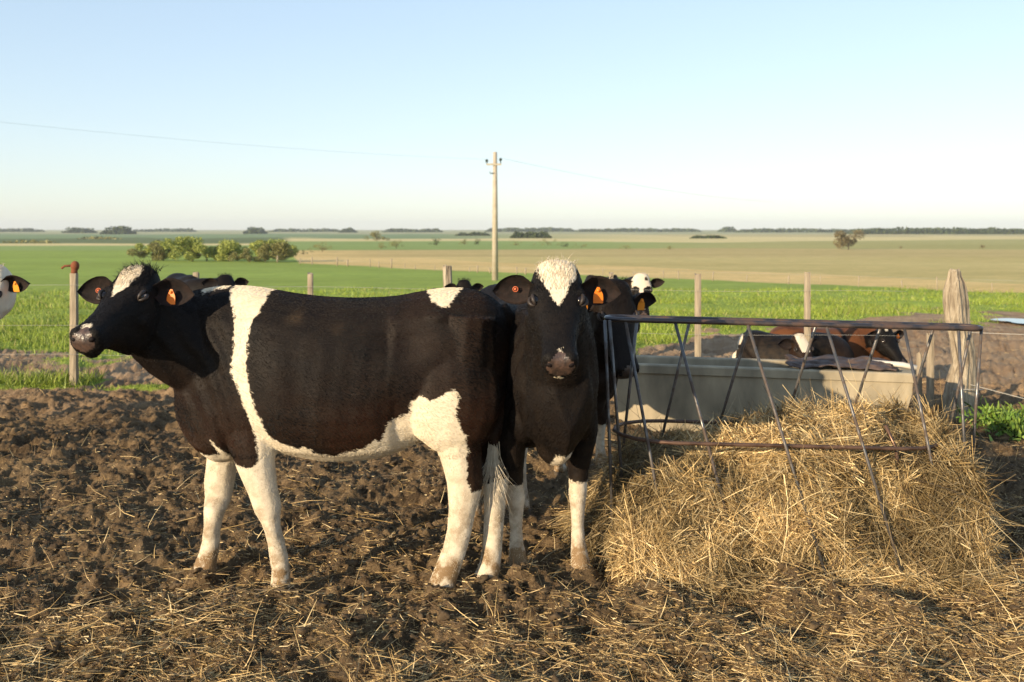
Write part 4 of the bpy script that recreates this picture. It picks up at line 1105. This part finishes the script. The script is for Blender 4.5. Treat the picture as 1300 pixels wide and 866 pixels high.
wire([(bx(1225), 8.55, .72), (5.3, 8.4, .68), (9, 8.0, .66)], .0032)
wire([(bx(1225), 8.5, .28), (4.55, 8.3, .12), (5.0, 8.2, .07), (6, 8, .06)], .0035)
wire([(bx(1205), 8.52, .24), (bx(1205) - .02, 8.45, .245), (bx(1238), 8.45, .245)], .005)

# far fence along the edge of the stubble field
ff = empty('far_fence', ground_at(700, 345)); tag(ff, 'far fence of small pale posts along the edge of the stubble field', 'fence')
ex = [(330, 331), (380, 334.5), (650, 347.5), (850, 353.5), (1100, 364), (1300, 374.5), (1420, 381)]
prev = None; wpts = []
for px_ in [318, 337, 352, 381, 396, 428, 441, 470, 481, 497, 514, 527, 552, 566, 596, 606, 622, 656, 667, 690, 731, 765, 804, 842, 861, 905, 948, 1001, 1042, 1090, 1145, 1190, 1260, 1330, 1400]:
    py = np.interp(px_, [e[0] for e in ex], [e[1] for e in ex]) + .8; g_ = ground_at(px_, py); q = g_ - ff.location
    hgt = .55 if px_ > 500 else .9
    mb = MB(); r_ = .028 * (1 + .3 * math.sin(px_)); mb.tube([q + Vector((0, 0, -.1)), q + Vector((.02 * math.sin(px_ * 7), 0, hgt * (.85 + .2 * math.sin(px_ * 3))))], r_ * (g_.y / 45), 6)
    mb.build('post', M['wood'], ff); wpts.append(g_ + Vector((0, 0, .5)))
wire(wpts, .0035, par=ff)

# ------------------------------------------------------------------ utility pole and line
bp = ground_at(628.5, 356); Yp_ = bp.y; top = P(628, 193, Yp_)
pole = empty('utility_pole', bp); tag(pole, 'tall slim concrete utility pole with a short crossarm standing in the pasture', 'utility pole')
M['pole'] = noisy_mat('pole_concrete', (.36, .30, .22), (.46, .40, .31), 3, .85, .2, .01)
hgt = top.z - bp.z
MB().tube([(0, 0, -.3), (0, 0, hgt * .5), (0, 0, hgt)], [.19, .155, .115], 8).build('shaft', M['pole'], pole)
ms = Yp_ / F
za = P(628, 209, Yp_).z - bp.z
MB().box(-11 * ms, 8 * ms, -.18, -.10, za - .05, za + .05).build('crossarm', M['pole'], pole, smooth=False)
M['ins'] = newmat('insulator_glass', .3, (.03, .05, .05), .6)[0]
ins = []
for dx, py_ in ((-10.5, 205), (7, 203.5)):
    zi = P(628, py_, Yp_).z - bp.z
    MB().rings([[(dx * ms + r_ * math.cos(2 * PI * k / 10), -.14 + r_ * math.sin(2 * PI * k / 10), z) for k in range(10)] for r_, z in ((.03, za + .05), (.03, zi - .05), (.09, zi - .04), (.07, zi + .03), (.10, zi + .05), (.05, zi + .12))]).build('insulator', M['ins'], pole)
    ins.append(Vector((bp.x + dx * ms, bp.y - .14, bp.z + zi + .12)))
z2 = P(628, 220, Yp_).z - bp.z
MB().tube([(0, -.1, z2), (-.28, -.1, z2 - .02), (-.30, -.1, z2 + .08)], .03, 6).build('bracket', M['ins'], pole)
def sagline(a, b_, sag, n=40):
    out = []
    for k in range(n): t = k / (n - 1); q = a.lerp(b_, t); q.z -= sag * 4 * t * (1 - t); out.append(q)
    return out
M['cable'] = newmat('power_cable', .5, (.42, .44, .46))[0]
pl1 = empty('power_line', ins[0]); tag(pl1, 'thin power line rising from the pole towards the upper left', 'power line')
wire(sagline(ins[0], P(-140, 140, 34), .25), .0038, 'cable', pl1, 'cable')
pl2 = empty('power_line', ins[1]); tag(pl2, 'thin power line running from the pole away to the right', 'power line')
wire(sagline(ins[1], P(980, 256, 130), .5), .008, 'cable', pl2, 'cable')

# ------------------------------------------------------------------ trees and bushes
def leafmat(name, c1, c2):
    m, nt, b = newmat(name, .65, c1, .2); gi = nt.nodes.new("ShaderNodeNewGeometry")
    nt.links.new(ramp(nt, gi.outputs['Random Per Island'], [(0, c1), (1, c2)]), b.inputs['Base Color']); return m
LM = {'spring': leafmat('spring_leaves', (.21, .25, .05), (.36, .38, .10)), 'dark': leafmat('dark_leaves', (.035, .055, .018), (.07, .09, .03)), 'olive': leafmat('olive_leaves', (.14, .14, .045), (.26, .24, .09)), 'bare': leafmat('twigs', (.12, .10, .05), (.2, .16, .08))}
bark = noisy_mat('bark', (.06, .045, .03), (.12, .09, .06), 6)
def tree(name, base, hgt, wid, mat, n, label, cat, group=None, seed=0, trunk=.22):
    rg = np.random.default_rng(seed + 100); root = empty(name, base); tag(root, label, cat, group)
    nb = 14; C_ = np.stack([rg.normal(0, .27, nb) * wid, rg.normal(0, .25, nb) * wid, rg.uniform(.16, .84, nb) * hgt], 1)
    C_[:, :2] *= (1.15 - .6 * (C_[:, 2:] / hgt))
    Rr = rg.uniform(.17, .28, nb) * min(hgt, wid * 1.1)
    k = rg.integers(0, nb, n); q = rg.normal(0, 1, (n, 3)); q /= np.linalg.norm(q, axis=1)[:, None]
    p = C_[k] + q * (Rr[k] * rg.uniform(.35, 1.08, n) ** .6)[:, None] * np.array([1.15, 1.1, .85]); p[:, 2] = np.maximum(p[:, 2], hgt * .06)
    ls = hgt * .034 * rg.uniform(.6, 1.5, n); a = rg.normal(0, 1, (n, 3)); a /= np.linalg.norm(a, axis=1)[:, None]; b_ = np.cross(a, rg.normal(0, 1, (n, 3))); b_ /= np.linalg.norm(b_, axis=1)[:, None]
    V = np.stack([p - a * ls[:, None], p - b_ * ls[:, None] * .6, p + a * ls[:, None], p + b_ * ls[:, None] * .6], 1).reshape(-1, 3)
    mk('crown', V, np.arange(4 * n).reshape(n, 4), LM[mat], root, False)
    mb = MB(); mb.tube([(0, 0, -.3), (.02 * wid, 0, hgt * .3), (0, .02, hgt * .62)], [hgt * .035, hgt * .025, hgt * .01], 7)
    for i in range(5):
        c_ = C_[i]; mb.tube([(0, 0, hgt * (.15 + .05 * i)), tuple(c_ * .6 + np.array([0, 0, hgt * .08])), tuple(c_)], [hgt * .016, hgt * .011, hgt * .004], 5)
    mb.build('trunk', bark, root); return root
def at(px, py, htpx, wpx):
    g_ = ground_at(px, py); m_ = g_.y / F; return g_, htpx * m_, wpx * m_
T1 = [(193, 331, 27, 36, 'olive'), (207, 331, 26, 34, 'spring'), (244, 332, 33, 38, 'spring'), (262, 331.5, 31, 34, 'spring'), (290, 332, 30, 36, 'spring'), (336, 332, 36, 44, 'spring'), (352, 333, 27, 30, 'olive'), (316, 333, 19, 26, 'olive')]
wh_ = ['leftmost', 'second from the left', 'third from the left', 'fourth from the left', 'fifth from the left', 'tallest, near the right end', 'rightmost', 'low one beside the tallest']
for i, (px_, py, h_, w_, mt) in enumerate(T1):
    g_, hh, ww = at(px_, py, h_, w_); tree('willow_tree', g_, hh * .96, ww * 1.75, mt, 5200, 'yellow-green tree in the clump behind the pasture, ' + wh_[i], 'tree', 'clump of yellow-green trees', i)
T2 = [(1077, 317, 25, 30, 'bare', 'lone round bare-twigged tree out in the fields on the right', 'tree'), (478, 306, 13, 28, 'olive', 'broad olive tree by the field edge left of the pole', 'tree'),
      (554, 312, 10, 14, 'dark', 'small dark bush right of the broad olive tree', 'bush'), (503, 316, 12, 18, 'olive', 'olive bush in front of the broad olive tree', 'bush'), (484, 316, 9, 14, 'olive', 'small olive bush just left of the other olive bush', 'bush'),
      (590, 311, 8, 12, 'olive', 'low olive bush left of the utility pole', 'bush'), (607, 311, 8, 10, 'dark', 'little dark bush nearest the left side of the pole', 'bush'), (655, 312, 7, 14, 'olive', 'small bush just right of the utility pole', 'bush'),
      (695, 312, 9, 22, 'olive', 'olive bush above the head-on cow', 'bush'), (716, 314, 7, 14, 'dark', 'dark low bush beside the olive bush above the head-on cow', 'bush'), (738, 315, 6, 20, 'olive', 'flat olive bush above the ear of the head-on cow', 'bush'),
      (795, 317, 6, 14, 'olive', 'low bush above the white-faced cow', 'bush'), (850, 317, 6, 12, 'olive', 'low bush left of the lone field tree, above the feeder end', 'bush'), (1143, 316, 4, 8, 'bare', 'tiny bush right of the lone field tree', 'bush'), (1247, 316, 6, 7, 'bare', 'small bush in the far field above the corner post', 'bush'),
      (409, 320, 14, 22, 'olive', 'scrubby bush just right of the yellow-green clump', 'bush'), (385, 324, 8, 30, 'dark', 'dark low scrub at the foot of the clump on its right', 'bush')]
for i, (px_, py, h_, w_, mt, lb, ct) in enumerate(T2):
    g_, hh, ww = at(px_, py, h_, w_); tree('field_tree' if ct == 'tree' else 'bush', g_, hh, ww, mt, 2200 if ct == 'tree' else 700, lb, ct, None, 40 + i)
# far shelterbelts on the horizon: masses of trees
def belt(px0, px1, py, hpx, n, label, seed, mat='dark', deep=.03):
    rg = np.random.default_rng(seed); x = rg.uniform(px0, px1, n); Yc = Yof(py); Y_ = Yc * (1 + rg.uniform(0, deep, n)); z0 = zbase(Y_)
    hh = hpx * Yc / F * (.5 + .7 * fbm((x + seed * 31) * .12, x * 0, 3, seed)) ; hz = rg.random(n) * hh
    ends = np.clip(np.minimum(x - px0, px1 - x) / 6, .25, 1); hz *= ends
    c = np.stack([(x - 650) * Yc / F, Y_, z0 + hz], 1); ls = Yc * .00095 * rg.uniform(.6, 1.6, n)
    a = rg.normal(0, 1, (n, 3)); a /= np.linalg.norm(a, axis=1)[:, None]; b_ = np.cross(a, rg.normal(0, 1, (n, 3))); b_ /= np.linalg.norm(b_, axis=1)[:, None]
    V = np.stack([c - a * ls[:, None], c - b_ * ls[:, None], c + a * ls[:, None], c + b_ * ls[:, None]], 1).reshape(-1, 3)
    o = mk('shelterbelt', V, np.arange(4 * n).reshape(n, 4), LM[mat], None, False); tag(o, label, 'woodland', kind='stuff')
belt(-60, 40, 294.6, 5, 900, 'far tree line on the horizon at the left edge', 1); belt(78, 108, 296, 8, 700, 'dark far grove on the left horizon', 2); belt(126, 160, 297.5, 9, 900, 'second dark far grove on the left horizon', 3)
belt(165, 240, 294.4, 4, 500, 'thin far tree line above the yellow-green clump', 4); belt(308, 331, 297, 9, 600, 'rounded far grove right above the clump', 5); belt(430, 448, 295.5, 7, 400, 'small far grove left of the pole', 6)
belt(484, 560, 295, 5, 800, 'thin far tree line left of the pole', 7); belt(578, 622, 299.5, 4, 500, 'dark far hedge just left of the pole', 8, deep=.01); belt(616, 732, 294.4, 5, 1800, 'long far plantation behind the pole', 9); belt(648, 700, 302.5, 8, 1100, 'nearer dark plantation right of the pole', 10, deep=.01)
belt(733, 892, 294.6, 4.5, 1700, 'long thin tree line over the cows', 11); belt(878, 922, 303, 4, 500, 'dark narrow hedge in the middle distance', 12, deep=.01); belt(918, 938, 294.8, 8, 400, 'tall far trees right of centre', 13)
belt(940, 1090, 295.2, 5, 1800, 'far tree line left of the lone tree', 14); belt(1085, 1360, 297.5, 8, 5200, 'long dark woodland on the right horizon', 15); belt(0, 60, 309, 4, 160, 'low far scrub at the left', 16, 'olive')
belt(95, 140, 304, 3, 200, 'thin far hedge at the left', 17, 'olive'); belt(340, 430, 294.6, 4, 700, 'thin far tree line right of the grove', 18)
for k_, (a, b_, py) in enumerate([(60, 200, 311.5), (205, 330, 296), (380, 420, 313)]): pass

# ------------------------------------------------------------------ haze
hz = MB().box(-11800, 11800, -20, 7300, -9, 60).build('haze', None, None, smooth=False); hz.data.materials.clear()
m = bpy.data.materials.new('haze'); m.use_nodes = True; nt = m.node_tree; nt.nodes.remove(nt.nodes['Principled BSDF'])
pv = nt.nodes.new('ShaderNodeVolumePrincipled'); pv.inputs['Density'].default_value = HAZE_D if 'HAZE_D' in globals() else .00014; pv.inputs['Color'].default_value = (.88, .95, 1, 1); pv.inputs['Anisotropy'].default_value = 0
nt.links.new(pv.outputs[0], nt.nodes['Material Output'].inputs['Volume']); hz.data.materials.append(m); tag(hz, 'thin air haze over the far fields', 'haze', kind='stuff')
